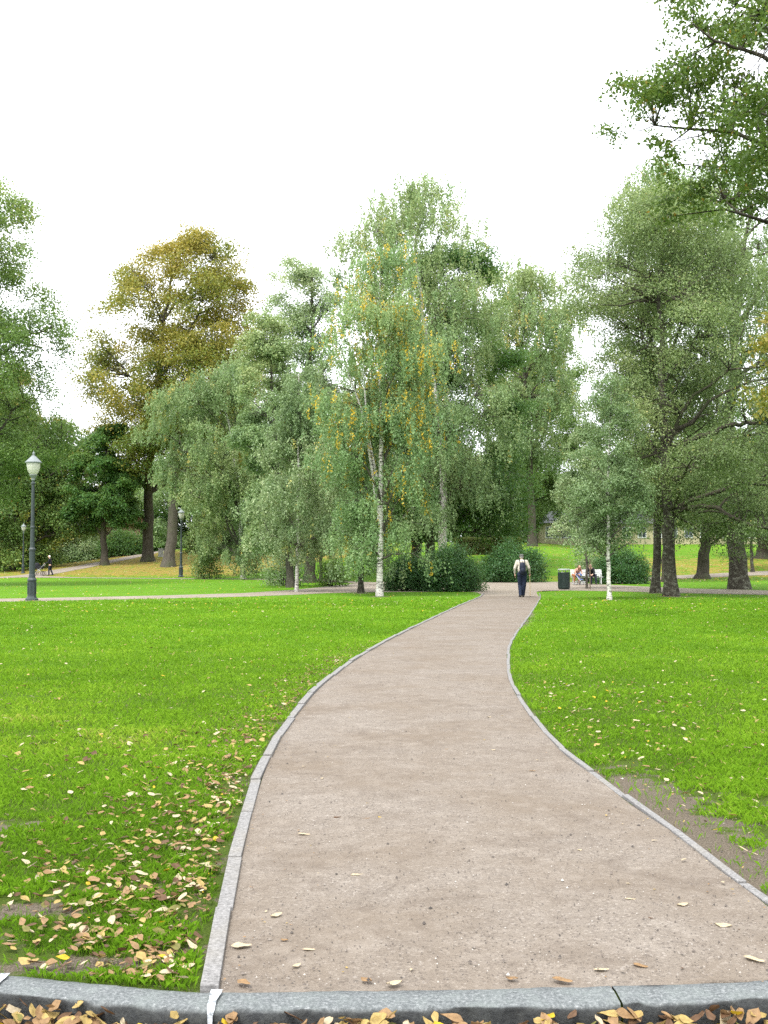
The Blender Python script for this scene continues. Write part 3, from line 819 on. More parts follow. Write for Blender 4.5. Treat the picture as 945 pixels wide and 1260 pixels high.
    if style == 'weep':
        per = 22; ns = n//per; sc_ = C[ci[::per][:ns]]; sci = ci[::per][:ns]
        so_ = sc_+rg.normal(0, 1, (ns, 3))*np.array([mean_sp, mean_sp, mean_sp*.55])
        SL = rg.uniform(.35, 1, ns)*strand*(.6+.4*rg.rand(ns)); ang = rg.uniform(0, 2*PI, ns); sw = rg.uniform(.05, .28, ns)
        u = rg.rand(ns, per)
        k = np.stack([np.cos(ang), np.sin(ang)], 1)
        curve = np.sin(u*1.5)[:, :, None]*(k*sw[:, None])[:, None, :]*SL[:, None, None]
        pos = np.zeros((ns, per, 3)); pos[:, :, :2] = so_[:, None, :2]+curve; pos[:, :, 2] = so_[:, None, 2]-u*SL[:, None]+.15*SL[:, None]
        pos += rg.normal(0, size*.45, pos.shape)
        pos = pos.reshape(-1, 3); n = len(pos)
        dr = unit(rg.normal(0, .55, (n, 3))+np.array([0, 0, -.9])); nm = unit(rg.normal(0, 1, (n, 3)))
        st = rg.normal(0, .10, ns); yl = rg.rand(ns) < py_yellow*np.clip(1.5-2.2*np.abs(zrel[sci]-.62), .1, 1)
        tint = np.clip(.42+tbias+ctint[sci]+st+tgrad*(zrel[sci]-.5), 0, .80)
        tint = np.where(yl, .95, tint)
        tint = np.repeat(tint, per)+rg.normal(0, .05, n); tint = np.where(np.repeat(yl, per), tint, np.minimum(tint, .84))
    else:
        sg = np.array([mean_sp, mean_sp, mean_sp*.55])
        g = np.clip(rg.normal(0, 1, (n, 3)), -1.9, 1.9)
        tilt = rg.normal(0, .35, (ncl, 2))
        pos = C[ci]+g*sg; pos[:, 2] += (g[:, 0]*tilt[ci, 0]+g[:, 1]*tilt[ci, 1])*mean_sp*.6 - .18*mean_sp*(g[:, 0]**2+g[:, 1]**2)
        dr = unit(rg.normal(0, 1, (n, 3))+np.array([0, 0, -.35])); nm = unit(rg.normal(0, .55, (n, 3))+g*.55+np.array([0, 0, .7]))
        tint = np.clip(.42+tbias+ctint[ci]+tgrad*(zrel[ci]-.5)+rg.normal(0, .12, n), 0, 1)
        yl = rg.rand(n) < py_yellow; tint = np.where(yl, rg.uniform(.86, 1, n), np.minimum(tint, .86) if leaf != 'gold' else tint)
    Ls = size*rg.uniform(.7, 1.3, n); V = leaves_geo(pos-O, dr, nm, Ls, Ls*rg.uniform(.5, .72, n))
    for T_ in (TB, BT): T_.V = [v-O for v in T_.V]
    link('trunk', TB.mesh('trunk', BM[bark]), root)
    if BT.V: link('branches', BT.mesh('branches', BM['dark' if bark in ('dark', 'birch_old') else bark] if bark != 'birch' else BM['grey']), root)
    keep = (pos[:, 2] > hgt(pos[:, 0], pos[:, 1])+.05)
    V = V.reshape(-1, 4, 3)[keep].reshape(-1, 3)
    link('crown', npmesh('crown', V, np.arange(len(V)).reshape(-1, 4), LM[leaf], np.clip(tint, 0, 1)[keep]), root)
    return root
def gy(px, py): return ground(px, py).y
FOREST = 'trees of the park'
# --- centre group
make_tree('birch_tree', 'tall weeping birch with white forked trunk and yellow strands at centre', 'tree', gy(467, 733.5),
  [(292,462,478),(310,440,500),(345,418,520),(390,402,535),(440,394,548),(500,388,552),(560,392,548),(620,398,540),(668,410,528),(690,430,505)],
  [(467,733),(468,640),(469,560),(469,500),(468,430),(466,370),(468,320)], .13, 'birch', 'birch', nleaf=85000, size=.085, clumps=330, style='weep', seed=11, limbs=16,
  py_yellow=.14, gap=.43, gs=.5, strand=1.6, stems=[([(466,640),(458,580),(447,510),(432,470),(420,430)], .075), ([(464,590),(452,530),(449,480),(446,420)], .06)], tgrad=.25, rise=.8)
make_tree('birch_tree', 'slim dark-stemmed young birch just left of the white forked trunk', 'tree', gy(444, 729.5),
  [(430,430,455),(480,405,470),(560,392,480),(640,396,485),(690,415,475)],
  [(444,729),(444,680),(443,600),(440,520),(438,450)], .13, 'birch_old', 'grey', nleaf=26000, size=.09, clumps=150, style='weep', seed=12, limbs=9, py_yellow=.04, gap=.4, gs=.5, strand=1.3, rise=.8)
make_tree('birch_tree', 'tallest birch with hazy weeping top above the centre of the group', 'tree', 78,
  [(228,455,535),(240,428,575),(275,414,588),(310,420,590),(350,420,612),(420,425,618),(500,440,615),(580,460,610),(640,490,600)],
  [(546,700),(545,640),(543,560),(530,450),(515,350),(508,270)], .33, 'birch', 'olive', nleaf=80000, size=.14, clumps=420, style='weep', seed=13, limbs=22, kids=4, ragged=.1, py_yellow=.02, gap=.40, gs=.26, strand=2.4, tbias=.08, tgrad=.25, rise=.7)
make_tree('maple_tree', 'broad dark green maple behind the bushes, right of centre, foliage down to the hedge', 'tree', 84,
  [(312,525,600),(340,500,625),(400,485,636),(460,484,640),(520,492,640),(570,500,652),(620,505,655),(650,520,640),(668,540,610)],
  [(512,690),(512,640),(520,560),(545,470),(560,400),(565,350)], .42, 'dark', 'dark', nleaf=85000, size=.15, clumps=420, seed=14, limbs=20, gap=.30, gs=.3, tbias=.10, tgrad=.35)
make_tree('maple_tree', 'thick dark trunk beside the old white birch stem, shaded crown behind', 'tree', 81,
  [(400,470,520),(450,452,540),(540,440,550),(620,455,545),(655,475,540)],
  [(530,690),(529,640),(524,560),(515,470)], .40, 'dark', 'dark', nleaf=36000, size=.15, clumps=200, seed=15, limbs=12, gap=.3, tgrad=.2)
make_tree('poplar_tree', 'far birch with pale drooping top right of centre on the rise', 'tree', 112,
  [(328,600,650),(350,580,692),(385,575,704),(430,580,704),(480,600,690),(520,605,690),(560,620,680)],
  [(655,662),(654,620),(652,540),(645,450),(640,380)], .42, 'dark', 'olive', nleaf=60000, size=.19, clumps=260, style='weep', seed=16, limbs=14, py_yellow=.05, gap=.40, gs=.22, strand=3.0, tbias=.18, tgrad=.2)
make_tree('linden_tree', 'dark round linden on the crest with the trunk at the hedge end', 'tree', gy(655, 659),
  [(425,640,690),(450,612,715),(500,600,727),(560,600,728),(600,612,722),(630,630,712),(645,650,700)],
  [(655,658),(655,630),(654,590),(660,540),(662,480)], .5, 'dark', 'linden', nleaf=85000, size=.18, clumps=400, seed=17, limbs=18, gap=.33, gs=.2, tbias=-.02, tgrad=.3)
# --- left of centre
make_tree('birch_sapling', 'young straight pale-stemmed birch on the lawn edge, left of the forked birch', 'tree', gy(365, 728),
  [(452,362,378),(480,345,400),(530,322,415),(590,308,425),(640,312,420),(680,335,400)],
  [(365,728),(366,680),(367,600),(367,520),(368,460)], .085, 'birch', 'grey', nleaf=40000, size=.095, clumps=260, style='weep', seed=21, limbs=18, py_yellow=.015, gap=.36, gs=.5, strand=1.0, rise=.6)
make_tree('alder_tree', 'grey trunk leaning left behind the young pale-stemmed birch', 'tree', gy(357, 723),
  [(378,322,342),(400,308,352),(440,300,362),(480,290,380),(560,300,395),(620,305,400),(670,320,395)],
  [(358,723),(356,690),(352,665),(345,620),(337,540),(333,460),(332,410)], .22, 'grey', 'olive', nleaf=52000, size=.115, clumps=280, seed=22, limbs=12, gap=.36, gs=.35, tgrad=.2)
make_tree('aspen_tree', 'thick mossy trunk with tall loose hazy crown left of centre', 'tree', gy(381, 717),
  [(298,368,400),(320,350,415),(350,332,425),(400,338,430),(450,332,430),(480,322,425),(540,335,430),(620,345,430),(670,360,420)],
  [(381,717),(381,680),(380,600),(382,480),(384,400),(384,330)], .38, 'dark', 'grey', nleaf=48000, size=.125, clumps=240, seed=23, limbs=20, kids=4, ragged=.1, gap=.42, gs=.28, tbias=.02, tgrad=.2)
make_tree('alder_tree', 'thin dark stem behind the mossy trunk on the back lawn', 'tree', 80,
  [(560,380,410),(600,370,430),(650,375,425),(680,385,415)],
  [(395,712),(395,680),(396,640),(396,580)], .14, 'dark', 'linden', nleaf=9000, size=.14, clumps=60, seed=24, limbs=6)
make_tree('willow_tree', 'pale olive drooping birch with small white stem, foliage hanging nearly to the grass', 'tree', gy(299, 712.5),
  [(432,250,300),(450,228,318),(490,200,322),(530,178,325),(560,186,330),(595,222,335),(640,244,335),(690,256,330)],
  [(299,712),(299,690),(298,660),(292,600),(280,520),(275,450)], .19, 'birch', 'olive', nleaf=78000, size=.135, clumps=350, style='weep', seed=25, limbs=22, py_yellow=.03, gap=.30, gs=.22, strand=1.5, tbias=.14, rise=.5)
make_tree('chestnut_tree', 'huge golden autumn tree with rounded crown left of centre', 'tree', gy(182, 690.5),
  [(283,205,255),(300,178,282),(330,150,300),(370,125,312),(420,108,322),(470,105,325),(510,112,318),(545,120,300),(575,145,260)],
  [(182,691),(182,650),(183,600),(188,530),(196,450),(205,370),(215,310)], .55, 'dark', 'gold', nleaf=92000, size=.20, clumps=520, seed=26, limbs=26, gap=.30, gs=.22, tbias=.03, tgrad=.22, rise=.5, kids=3, ragged=.07)
make_tree('chestnut_tree', 'broad grey-brown trunk leaning slightly right beside a lamp, crown part green part golden', 'tree', gy(208, 697),
  [(400,230,300),(440,185,318),(490,150,320),(530,150,300),(555,175,280)],
  [(207,697),(210,660),(214,610),(213,570),(222,500),(240,430)], .56, 'grey', 'gold', nleaf=38000, size=.18, clumps=220, seed=27, limbs=14, gap=.36, gs=.25, tbias=-.20, tgrad=.3)
make_tree('linden_tree', 'dark green spreading tree with dark trunk at the side of the rising path', 'tree', gy(128, 695.5),
  [(520,112,160),(545,95,168),(580,85,168),(620,88,170),(645,95,162)],
  [(129,696),(127,660),(126,620),(130,570),(135,530)], .36, 'dark', 'dark', nleaf=52000, size=.19, clumps=230, seed=28, limbs=14, gap=.28, gs=.25, tbias=.05)
# --- far left
make_tree('linden_tree', 'tall green tree cut off by the left edge of the picture', 'tree', 66,
  [(222,-70,18),(245,-110,38),(290,-140,34),(320,-150,42),(360,-160,58),(400,-170,66),(440,-170,78),(470,-170,92),(495,-170,78),(530,-165,72),(575,-150,60),(610,-120,40)],
  [(-45,722),(-45,650),(-42,560),(-40,450),(-35,350),(-30,260)], .5, 'dark', 'linden', nleaf=110000, size=.13, clumps=520, seed=31, limbs=26, gap=.40, gs=.35, tbias=.04, tgrad=.35)
make_tree('maple_tree', 'dense dark maple behind the tall street lamp at far left, foliage to the ground', 'tree', 108,
  [(480,-20,40),(510,-60,75),(550,-70,95),(600,-70,98),(650,-70,92),(690,-60,82),(706,-50,70)],
  [(12,708),(12,670),(14,600),(16,530)], .45, 'dark', 'linden', nleaf=90000, size=.20, clumps=380, seed=32, limbs=16, gap=.25, gs=.25, tbias=-.02, py_yellow=.03)
make_tree('maple_tree', 'rusty green maple top showing above the dark foliage at far left', 'tree', 128,
  [(455,0,30),(480,-20,70),(520,-20,98),(560,-10,118),(620,20,120),(670,50,125),(690,60,120)],
  [(62,700),(62,660),(60,600),(55,520)], .45, 'dark', 'gold', nleaf=60000, size=.22, clumps=260, seed=33, limbs=16, gap=.32, gs=.2, tbias=-.16)
# --- right side
make_tree('hornbeam_tree', 'large spreading tree with lichen-marked trunk and long bent limbs reaching right', 'tree', gy(826, 733.5),
  [(222,790,860),(245,765,890),(290,735,920),(330,715,960),(390,705,1010),(440,728,1030),(490,735,1040),(540,745,1040),(590,755,1030),(630,770,1010),(655,790,980)],
  [(826,733),(824,690),(822,650),(820,590),(818,520),(815,440),(812,360),(812,300)], .27, 'birch_old', 'right', nleaf=120000, size=.080, clumps=720, seed=41, limbs=20, gap=.38, gs=.45, tgrad=.30, py_yellow=.01, tbias=.02,
  limb_px=[([(826,636,0),(838,626,-.4),(858,622,-.9),(872,628,-1.3),(890,640,-1.6),(905,648,-1.8),(925,652,-2),(950,660,-2.2)], .11, .05),
           ([(872,628,-1.3),(885,612,-1.4),(898,606,-1.5),(915,612,-1.6)], .05, .02),
           ([(824,548,0),(845,545,-.5),(868,536,-1),(885,527,-1.3),(905,526,-1.5),(925,527,-1.7),(955,535,-2)], .13, .06),
           ([(885,527,-1.3),(888,505,-1.3),(900,488,-1.2),(925,478,-1.2),(950,470,-1.2)], .06, .025),
           ([(838,574,0),(862,573,-.6),(880,576,-1),(893,566,-1.2),(915,572,-1.5),(950,585,-1.8)], .06, .025),
           ([(822,555,0),(800,560,.3),(785,566,.5),(772,570,.7)], .05, .02),
           ([(824,620,0),(806,626,-.2),(792,632,-.3),(780,632,-.4)], .045, .02)])
make_tree('hornbeam_tree', 'twin trunk just left of the lichen-marked tree, crown toward the open sky', 'tree', gy(806, 729.5),
  [(240,775,830),(275,735,850),(310,708,860),(350,702,865),(400,706,870),(450,735,860),(520,740,870),(600,755,860),(640,775,850)],
  [(806,730),(808,690),(809,640),(808,570),(806,490),(800,420),(796,340)], .20, 'birch_old', 'right', nleaf=62000, size=.085, clumps=360, seed=42, limbs=18, gap=.42, gs=.45, tgrad=.30, tbias=.04)
make_tree('birch_tree', 'stout old birch with rough dark base, tall pale crown at the right edge', 'tree', gy(909, 725),
  [(190,850,930),(215,800,990),(260,790,1040),(320,800,1060),(400,820,1060),(480,840,1060),(560,860,1050),(620,870,1020)],
  [(910,726),(907,690),(903,640),(900,570),(898,480),(905,380),(915,310),(925,250)], .50, 'birch_old', 'olive', nleaf=85000, size=.105, clumps=420, style='weep', seed=43, limbs=24, gap=.30, gs=.35, ragged=.08, strand=1.7, tgrad=.15, tbias=.02, py_yellow=.01, rise=.6, flare=1.25,
  limb_px=[([(905,380,0),(895,345,-.5),(898,315,-1),(920,285,-1.4),(950,268,-1.8)], .10, .04), ([(912,320,0),(930,318,-.8),(955,312,-1.2)], .07, .03)])
make_tree('birch_tree', 'hazy pale green crown rising behind the spreading tree on the right', 'tree', 76,
  [(212,785,850),(235,772,900),(280,745,905),(340,725,900),(420,730,890),(520,760,880),(600,780,870)],
  [(818,713),(818,680),(817,600),(822,480),(828,350),(826,260)], .20, 'dark', 'olive', nleaf=62000, size=.13, clumps=330, style='weep', seed=44, limbs=18, gap=.38, gs=.3, strand=1.8, tgrad=.2, tbias=.02, py_yellow=.015)
make_tree('linden_tree', 'dark leaning trunk standing between the two far right paths', 'tree', gy(865, 712.5),
  [(520,840,900),(560,815,930),(600,810,940),(640,820,935),(655,850,920)],
  [(864,713),(866,690),(868,665),(872,620),(876,560)], .52, 'dark', 'linden', nleaf=40000, size=.15, clumps=220, seed=45, limbs=12, gap=.3, gs=.3, tbias=-.05)
make_tree('linden_tree', 'far dark trunk on the slope at the right edge of the picture', 'tree', 108,
  [(500,900,980),(560,880,1010),(620,880,1010),(655,905,990)],
  [(938,690),(938,670),(938,640),(940,560)], .62, 'dark', 'dark', nleaf=40000, size=.18, clumps=200, seed=46, limbs=12, gap=.3)
make_tree('birch_tree', 'thin stem between the stout birch and the right edge', 'tree', gy(926, 704),
  [(560,915,945),(600,900,955),(640,905,950),(665,915,945)],
  [(926,704),(925,680),(925,640),(926,580)], .15, 'birch_old', 'linden', nleaf=12000, size=.15, clumps=70, seed=47, limbs=6)
make_tree('oak_tree', 'yellowing branches entering the picture at the right edge', 'tree', 36,
  [(350,985,1100),(375,960,1160),(410,942,1180),(445,944,1180),(470,965,1160),(540,1000,1120)],
  [(1060,744),(1060,650),(1058,520),(1055,420)], .3, 'dark', 'gold', nleaf=26000, size=.13, clumps=190, seed=48, limbs=14, gap=.4, gs=.5, tbias=-.02)
make_tree('birch_sapling', 'young pale-stemmed tree on the near lawn, right of the bench', 'tree', gy(750, 738),
  [(462,746,760),(500,730,772),(550,712,788),(600,696,797),(640,690,796),(672,708,772)],
  [(750,738),(749,700),(748,660),(748,600),(750,540),(752,480)], .082, 'birch', 'grey', nleaf=27000, size=.072, clumps=280, seed=49, limbs=20, kids=4, gap=.42, gs=.6, tbias=-.14, rise=.5, limb_px=None)
make_tree('rowan_sapling', 'slender tree growing in front of the white bench', 'tree', gy(722, 724.5),
  [(520,712,735),(560,695,750),(600,682,758),(640,680,752),(668,698,742)],
  [(722,725),(722,700),(721,660),(721,600),(722,540)], .062, 'grey', 'grey', nleaf=22000, size=.10, clumps=150, seed=50, limbs=14, gap=.36, gs=.5, tbias=-.1)
make_tree('linden_tree', 'near tree off to the right whose leafy boughs overhang the top corner', 'tree', 21,
  [(-420,1050,1300),(-260,930,1450),(-120,860,1550),(-40,830,1560),(10,800,1560),(60,778,1560),(110,764,1560),(140,768,1540),(165,790,1500),(188,835,1400),(208,940,1300)],
  [(1160,795),(1160,600),(1150,400),(1150,150),(1150,-200)], .26, 'dark', 'near', nleaf=230000, size=.075, clumps=1500, seed=51, limbs=30, gap=.36, gs=.75, csize=.62, ragged=.0, kids=5, fill=.6, rise=.2, tbias=.02, tgrad=-.2, py_yellow=.03,
  limb_px=[([(1140,330,0),(1050,200,-.5),(945,112,-1),(900,96,-1.1),(860,88,-1.2),(830,70,-1.3)], .07, .012), ([(1050,200,-.5),(960,155,-.3),(920,135,0),(880,158,.2),(845,165,.3)], .032, .009),
           ([(1060,260,-.2),(980,180,.5),(900,190,.8),(850,178,1)], .028, .008)])
# --- hedge, bushes
def make_bush(name, label, px, py, hw_px, top_py, D, leaf='bush', n=14000, size=.10, seed=1, cat='bush', dk=.9):
    rg = np.random.RandomState(seed); c = at(px, py, D); z0 = h1(c.x, D)
    O = np.array([c.x, D, z0]); root = empty(name, tuple(O), label=label, cat=cat)
    a = hw_px/F_*D; H = at(px, top_py, D).z-z0
    BT = Tubes(); C = []
    ncl = int(n/75)
    for _ in range(ncl):
        ph = rg.uniform(0, 2*PI); th = math.acos(rg.uniform(-.15, 1)); rr = rg.uniform(.55, .97)
        C.append((a*rr*math.sin(th)*math.cos(ph)*1.02, a*dk*rr*math.sin(th)*math.sin(ph), H*.12+H*.86*rr*max(math.cos(th), -.1)*(1+.12*math.sin(3*ph+seed))))
    C = np.array(C)
    for i in range(14):
        T = C[rg.randint(ncl)]; b = rg.normal(0, .12*a, 2)
        BT.add(np.array([[b[0], b[1], -.05], [b[0]*1.5+T[0]*.3, b[1]*1.5+T[1]*.3, T[2]*.5], T]), np.array([.03, .022, .008]), 5)
    ci = rg.randint(0, ncl, n); sp = (a*a*H/ncl)**(1/3)*.8
    pos = C[ci]+rg.normal(0, 1, (n, 3))*sp*np.array([1, 1, .7]); pos[:, 2] = np.abs(pos[:, 2])+.02
    dr = unit(rg.normal(0, 1, (n, 3))+np.array([0, 0, .1])); nm = unit(rg.normal(0, .8, (n, 3))+unit(C[ci]+1e-6)*.8+np.array([0, 0, .4]))
    Ls = size*rg.uniform(.7, 1.3, n)
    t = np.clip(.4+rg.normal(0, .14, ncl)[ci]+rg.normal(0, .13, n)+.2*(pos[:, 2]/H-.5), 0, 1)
    link('stems', BT.mesh('stems', BM['dark']), root)
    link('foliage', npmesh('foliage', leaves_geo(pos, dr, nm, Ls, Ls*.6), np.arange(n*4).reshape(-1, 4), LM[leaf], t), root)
    return root
make_bush('bush', 'smaller dark round bush left of its larger neighbour beside the path junction', 503, 727, 29, 681, 55, n=20000, size=.085, seed=1)
make_bush('bush', 'largest dark green bush at the left side of the path junction', 553, 727, 41, 670, 54.5, n=32000, size=.085, seed=2)
make_bush('bush', 'dark bush behind the walking man at the foot of the grass slope', 630, 713, 42, 669, 76, n=26000, size=.12, seed=3)
make_bush('bush', 'round bush behind and right of the white bench', 765, 719, 34, 674, 71, n=22000, size=.11, seed=4)
make_bush('bush', 'lighter low bush directly behind the white bench', 731, 716, 22, 682, 75, leaf='grey', n=12000, size=.11, seed=5)
make_bush('shrub', 'small sparse shrub left of the pale sapling stem', 350, 716, 24, 664, 66, leaf='grey', n=4200, size=.12, seed=6)
make_bush('shrub', 'little open shrub alone on the back lawn, left of the slim dark birch', 409, 719, 17, 678, 64, leaf='linden', n=3000, size=.11, seed=7)
make_bush('shrub', 'wispy shrub under the willow-like foliage on the back lawn', 256, 711, 17, 676, 88, leaf='linden', n=2500, size=.13, seed=8)
make_bush('bush', 'very dark bush between the two big trunks beyond the rising path', 152, 690, 28, 650, 122, leaf='dark', n=16000, size=.18, seed=9)
make_bush('bush', 'pale grey-green bush near the far left facade', 100, 693, 30, 655, 126, leaf='grey', n=14000, size=.18, seed=10)
make_bush('bush', 'green bush right of the two big trunks at the mound top', 262, 684, 34, 640, 118, leaf='linden', n=14000, size=.18, seed=12)
def hedge():
    rg = np.random.RandomState(3); x0, x1 = on(560, 98).x, on(640, 98).x; O = np.array([(x0+x1)/2, 98, h1((x0+x1)/2, 98)])
    root = empty('hedge', tuple(O), label='clipped brownish-green hedge along the top of the slope, left of the dark linden trunk', cat='hedge')
    n = 26000; x = rg.uniform(x0, x1, n); f = rg.randint(0, 3, n); hh = 1.25
    y = 98+np.where(f == 0, -.7+np.abs(rg.normal(0, .1, n)), rg.uniform(-.7, .7, n)); z = np.where(f == 0, rg.uniform(0, hh, n), hh+rg.normal(0, .06, n)); 
    z = z+hgt(x, 98+0*x); pos = np.stack([x, y, z], 1)-O; pos[:, 2] += .12*(vnoise(x, y, .8, 9)-.5)
    dr = unit(rg.normal(0, 1, (n, 3))); nm = unit(rg.normal(0, .8, (n, 3))+np.where(f == 0, 0, 1)[:, None]*np.array([0, 0, 1.])+np.where(f == 0, 1, 0)[:, None]*np.array([0, -1., 0]))
    Ls = .16*rg.uniform(.7, 1.3, n)
    link('foliage', npmesh('foliage', leaves_geo(pos, dr, nm, Ls, Ls*.6), np.arange(n*4).reshape(-1, 4), LM['hedge'], np.clip(rg.normal(.4, .2, n), 0, 1)), root)
    BT = Tubes()
    for i in range(16):
        xx_ = x0+(x1-x0)*(i+.5)/16; BT.add(np.array([[xx_, 98, h1(xx_, 98)-.1], [xx_+.1, 98, h1(xx_, 98)+.6], [xx_, 98.1, h1(xx_, 98)+1.15]])-O, np.array([.05, .04, .02]), 5)
    link('stems', BT.mesh('stems', BM['dark']), root)
hedge()
# --- belt of far trees beyond the crest
protos = []
kinds = [('deep green', 'linden'), ('dark', 'dark'), ('olive', 'olive'), ('grey-green', 'grey')]
for k, (nm, lf) in enumerate(kinds):
    protos.append(make_tree('park_tree', 'x', 'tree', 150,
      [(565+8*k,455,490),(585,430,512),(615,418,528),(640,420,524),(668,428,512),(682,445,500)], [(472,690),(472,640),(473,600),(474,570)], .3, 'dark', lf, nleaf=24000, size=.26, clumps=110, seed=60+k, limbs=8, gap=.2, gs=.2))
px_list = [(-60,150,1.3),(-10,142,1.2),(40,148,1.15),(92,152,1.1),(140,146,1.15),(190,150,1.2),(240,143,1.1),(290,150,1.25),(335,146,1.3),(380,152,1.3),(425,144,1.2),(470,150,1.3),(515,146,1.2),(560,152,1.3),(605,147,1.2),(640,158,1.15),
           (690,160,1.1),(735,150,1.25),(775,156,1.15),(815,148,1.25),(855,158,1.1),(895,150,1.2),(935,146,1.25),(985,150,1.2),(1030,144,1.2)]
where = ['far left beyond the frame edge', 'behind the left lamp post', 'behind the far pram path', 'over the distant left facade', 'behind the dark-trunked linden', 'between the two big left trunks', 'right of the second street lamp', 'behind the drooping olive birch',
 'behind the leaning alder', 'behind the mossy trunk', 'behind the slim dark birch', 'behind the white forked birch', 'left of the old white stem', 'above the hedge left end', 'behind the walking man', 'left of the crest linden trunk',
 'right of the crest linden trunk', 'behind the bench', 'behind the near pale sapling', 'behind the twin trunks', 'behind the leaning dark trunk', 'left of the stout birch', 'right of the stout birch', 'at the right frame edge', 'beyond the right frame edge']
used = [False]*4
for i, (px, D, s) in enumerate(px_list):
    k = [0, 2, 1, 3, 0, 1, 2, 0, 3, 1, 0, 2, 1, 0, 2, 3, 2, 3, 0, 2, 1, 3, 0, 1, 2][i]
    o = protos[k] if not used[k] else copy_tree(protos[k]); used[k] = True
    p = on(px, D); o.location = p; o.rotation_euler = (0, 0, i*1.7); o.scale = (s, s, s*(.92+.06*(i % 4)))
    o['label'] = 'distant %s tree %s' % (kinds[k][0], where[i]); o['group'] = 'distant trees closing the park'

# ------------------------------------------------------------------ street furniture
M_IRON = plain('lamp_iron', (.018,.028,.028), .45, .5, .2, 12)
M_CAP = plain('lamp_cap', (.16,.18,.18), .5, .4)
gl = N('lamp_glass'); gp = gl.bsdf((.70,.69,.62), .25, .5); 
gt = gl.new('BsdfTranslucent'); gt.inputs[0].default_value = (.75,.75,.68,1); gx = gl.new('MixShader'); gx.inputs[0].default_value = .5
gl.l(gp.outputs[0], gx.inputs[1]); gl.l(gt.outputs[0], gx.inputs[2]); gl.l(gx.outputs[0], gl.out.inputs['Surface']); M_GLASS = gl.m
def street_lamp():
    r = empty('street_lamp', (0, 0, 0))
    bm = bmesh.new()
    blathe(bm, [(.25,-.1),(.25,.05),(.235,.08),(.20,.10),(.17,.16),(.165,.22)], 8)
    blathe(bm, [(.155,.20),(.15,.70),(.15,.72),(.175,.74),(.175,.79),(.14,.83),(.13,.86)], 16)
    for k in range(8):
        a = k*PI/4; bbox(bm, .155*math.cos(a), .155*math.sin(a), .46, .03, .03, .44, Matrix.Rotation(0, 3, 'Z'))
    bmobj('base', bm, M_IRON, r)
    bm = bmesh.new()
    blathe(bm, [(.125,.86),(.115,.95),(.105,1.0),(.105,1.85),(.125,1.87),(.125,1.93),(.095,1.97),(.085,2.0),(.072,2.7),(.085,2.72),(.085,2.76),(.07,2.8),(.055,4.35),(.08,4.37),(.08,4.41),(.05,4.44),(.05,4.52)], 16)
    bmobj('pole', bm, M_IRON, r, smooth=False)
    bm = bmesh.new()
    blathe(bm, [(.05,4.50),(.075,4.53),(.07,4.58),(.12,4.66),(.15,4.70),(.15,4.72)], 16); bmobj('lantern_holder', bm, M_CAP, r)
    bm = bmesh.new(); blathe(bm, [(.11,4.71),(.17,4.79),(.215,4.90),(.242,5.02),(.25,5.12),(.25,5.16)], 20)
    ln = bmobj('lantern', bm, M_GLASS, r)
    bm = bmesh.new(); blathe(bm, [(.25,5.14),(.30,5.16),(.305,5.20),(.27,5.23),(.20,5.30),(.12,5.38),(.075,5.42),(.07,5.45)], 16)
    cpn = bmobj('lamp_cap', bm, M_CAP, r)
    bm = bmesh.new(); blathe(bm, [(.05,5.44),(.035,5.47),(.05,5.51),(.05,5.54),(.02,5.57),(.008,5.63)], 10); bmobj('finial', bm, M_CAP, cpn)
    bm = bmesh.new(); bbox(bm, 0, -.125, .45, .10, .02, .30, None, .004); bmobj('access_door', bm, M_IRON, r)
    return r
L0 = street_lamp()
g = ground(39, 739)
L0.location = (g.x, g.y, g.z); tag(L0, 'nearest and tallest-looking street lamp, beside the crossing path at far left', 'street lamp', 'cast iron park lamps')
for px, py, lab in ((223, 710, 'street lamp in front of the broad grey-brown trunk'), (29, 709.5, 'farthest street lamp, seen against dark foliage left of the tallest one')):
    o = copy_tree(L0); g = ground(px, py); D = g.y if px > 100 else 100
    p = on(px, min(D, 100)); o.location = p; o['label'] = lab
    s_ = (topx(p.x, p.y, p.z)[1]-(624 if px > 100 else 643))/(F_/p.y)/5.63
    o.scale = (s_, s_, s_)

M_BIN = plain('bin_green', (.006,.018,.014), .45, .5, .2, 10)
M_RIM = plain('bin_rim', (.33,.36,.34), .45, .5)
g = on(693.5, 57.5); B = empty('litter_bin', g, 0.3, label='dark green round litter bin with pale rim standing at the path edge', cat='litter bin')
bm = bmesh.new(); blathe(bm, [(.25,.0),(.26,.03),(.285,.05),(.295,.10),(.295,.86),(.285,.88),(.26,.885),(.25,.80)], 28)
for k in range(28):
    a = 2*PI*k/28; btube(bm, [(.298*math.cos(a), .298*math.sin(a), .1), (.298*math.cos(a), .298*math.sin(a), .86)], .008, 4)
bmobj('body', bm, M_BIN, B)
bm = bmesh.new()
for k in range(4):
    a = PI/4+k*PI/2; btube(bm, [(.27*math.cos(a), .27*math.sin(a), .86), (.27*math.cos(a), .27*math.sin(a), 1.0)], .018, 6)
bmobj('lid_supports', bm, M_RIM, B)
bm = bmesh.new(); blathe(bm, [(.20,.985),(.31,.99),(.315,1.01),(.31,1.045),(.27,1.055),(.10,1.06)], 28); bmobj('lid', bm, M_RIM, B)
bm = bmesh.new(); blathe(bm, [(.10,-.06),(.10,.02),(.2,.03)], 12); bmobj('foot', bm, M_BIN, B)

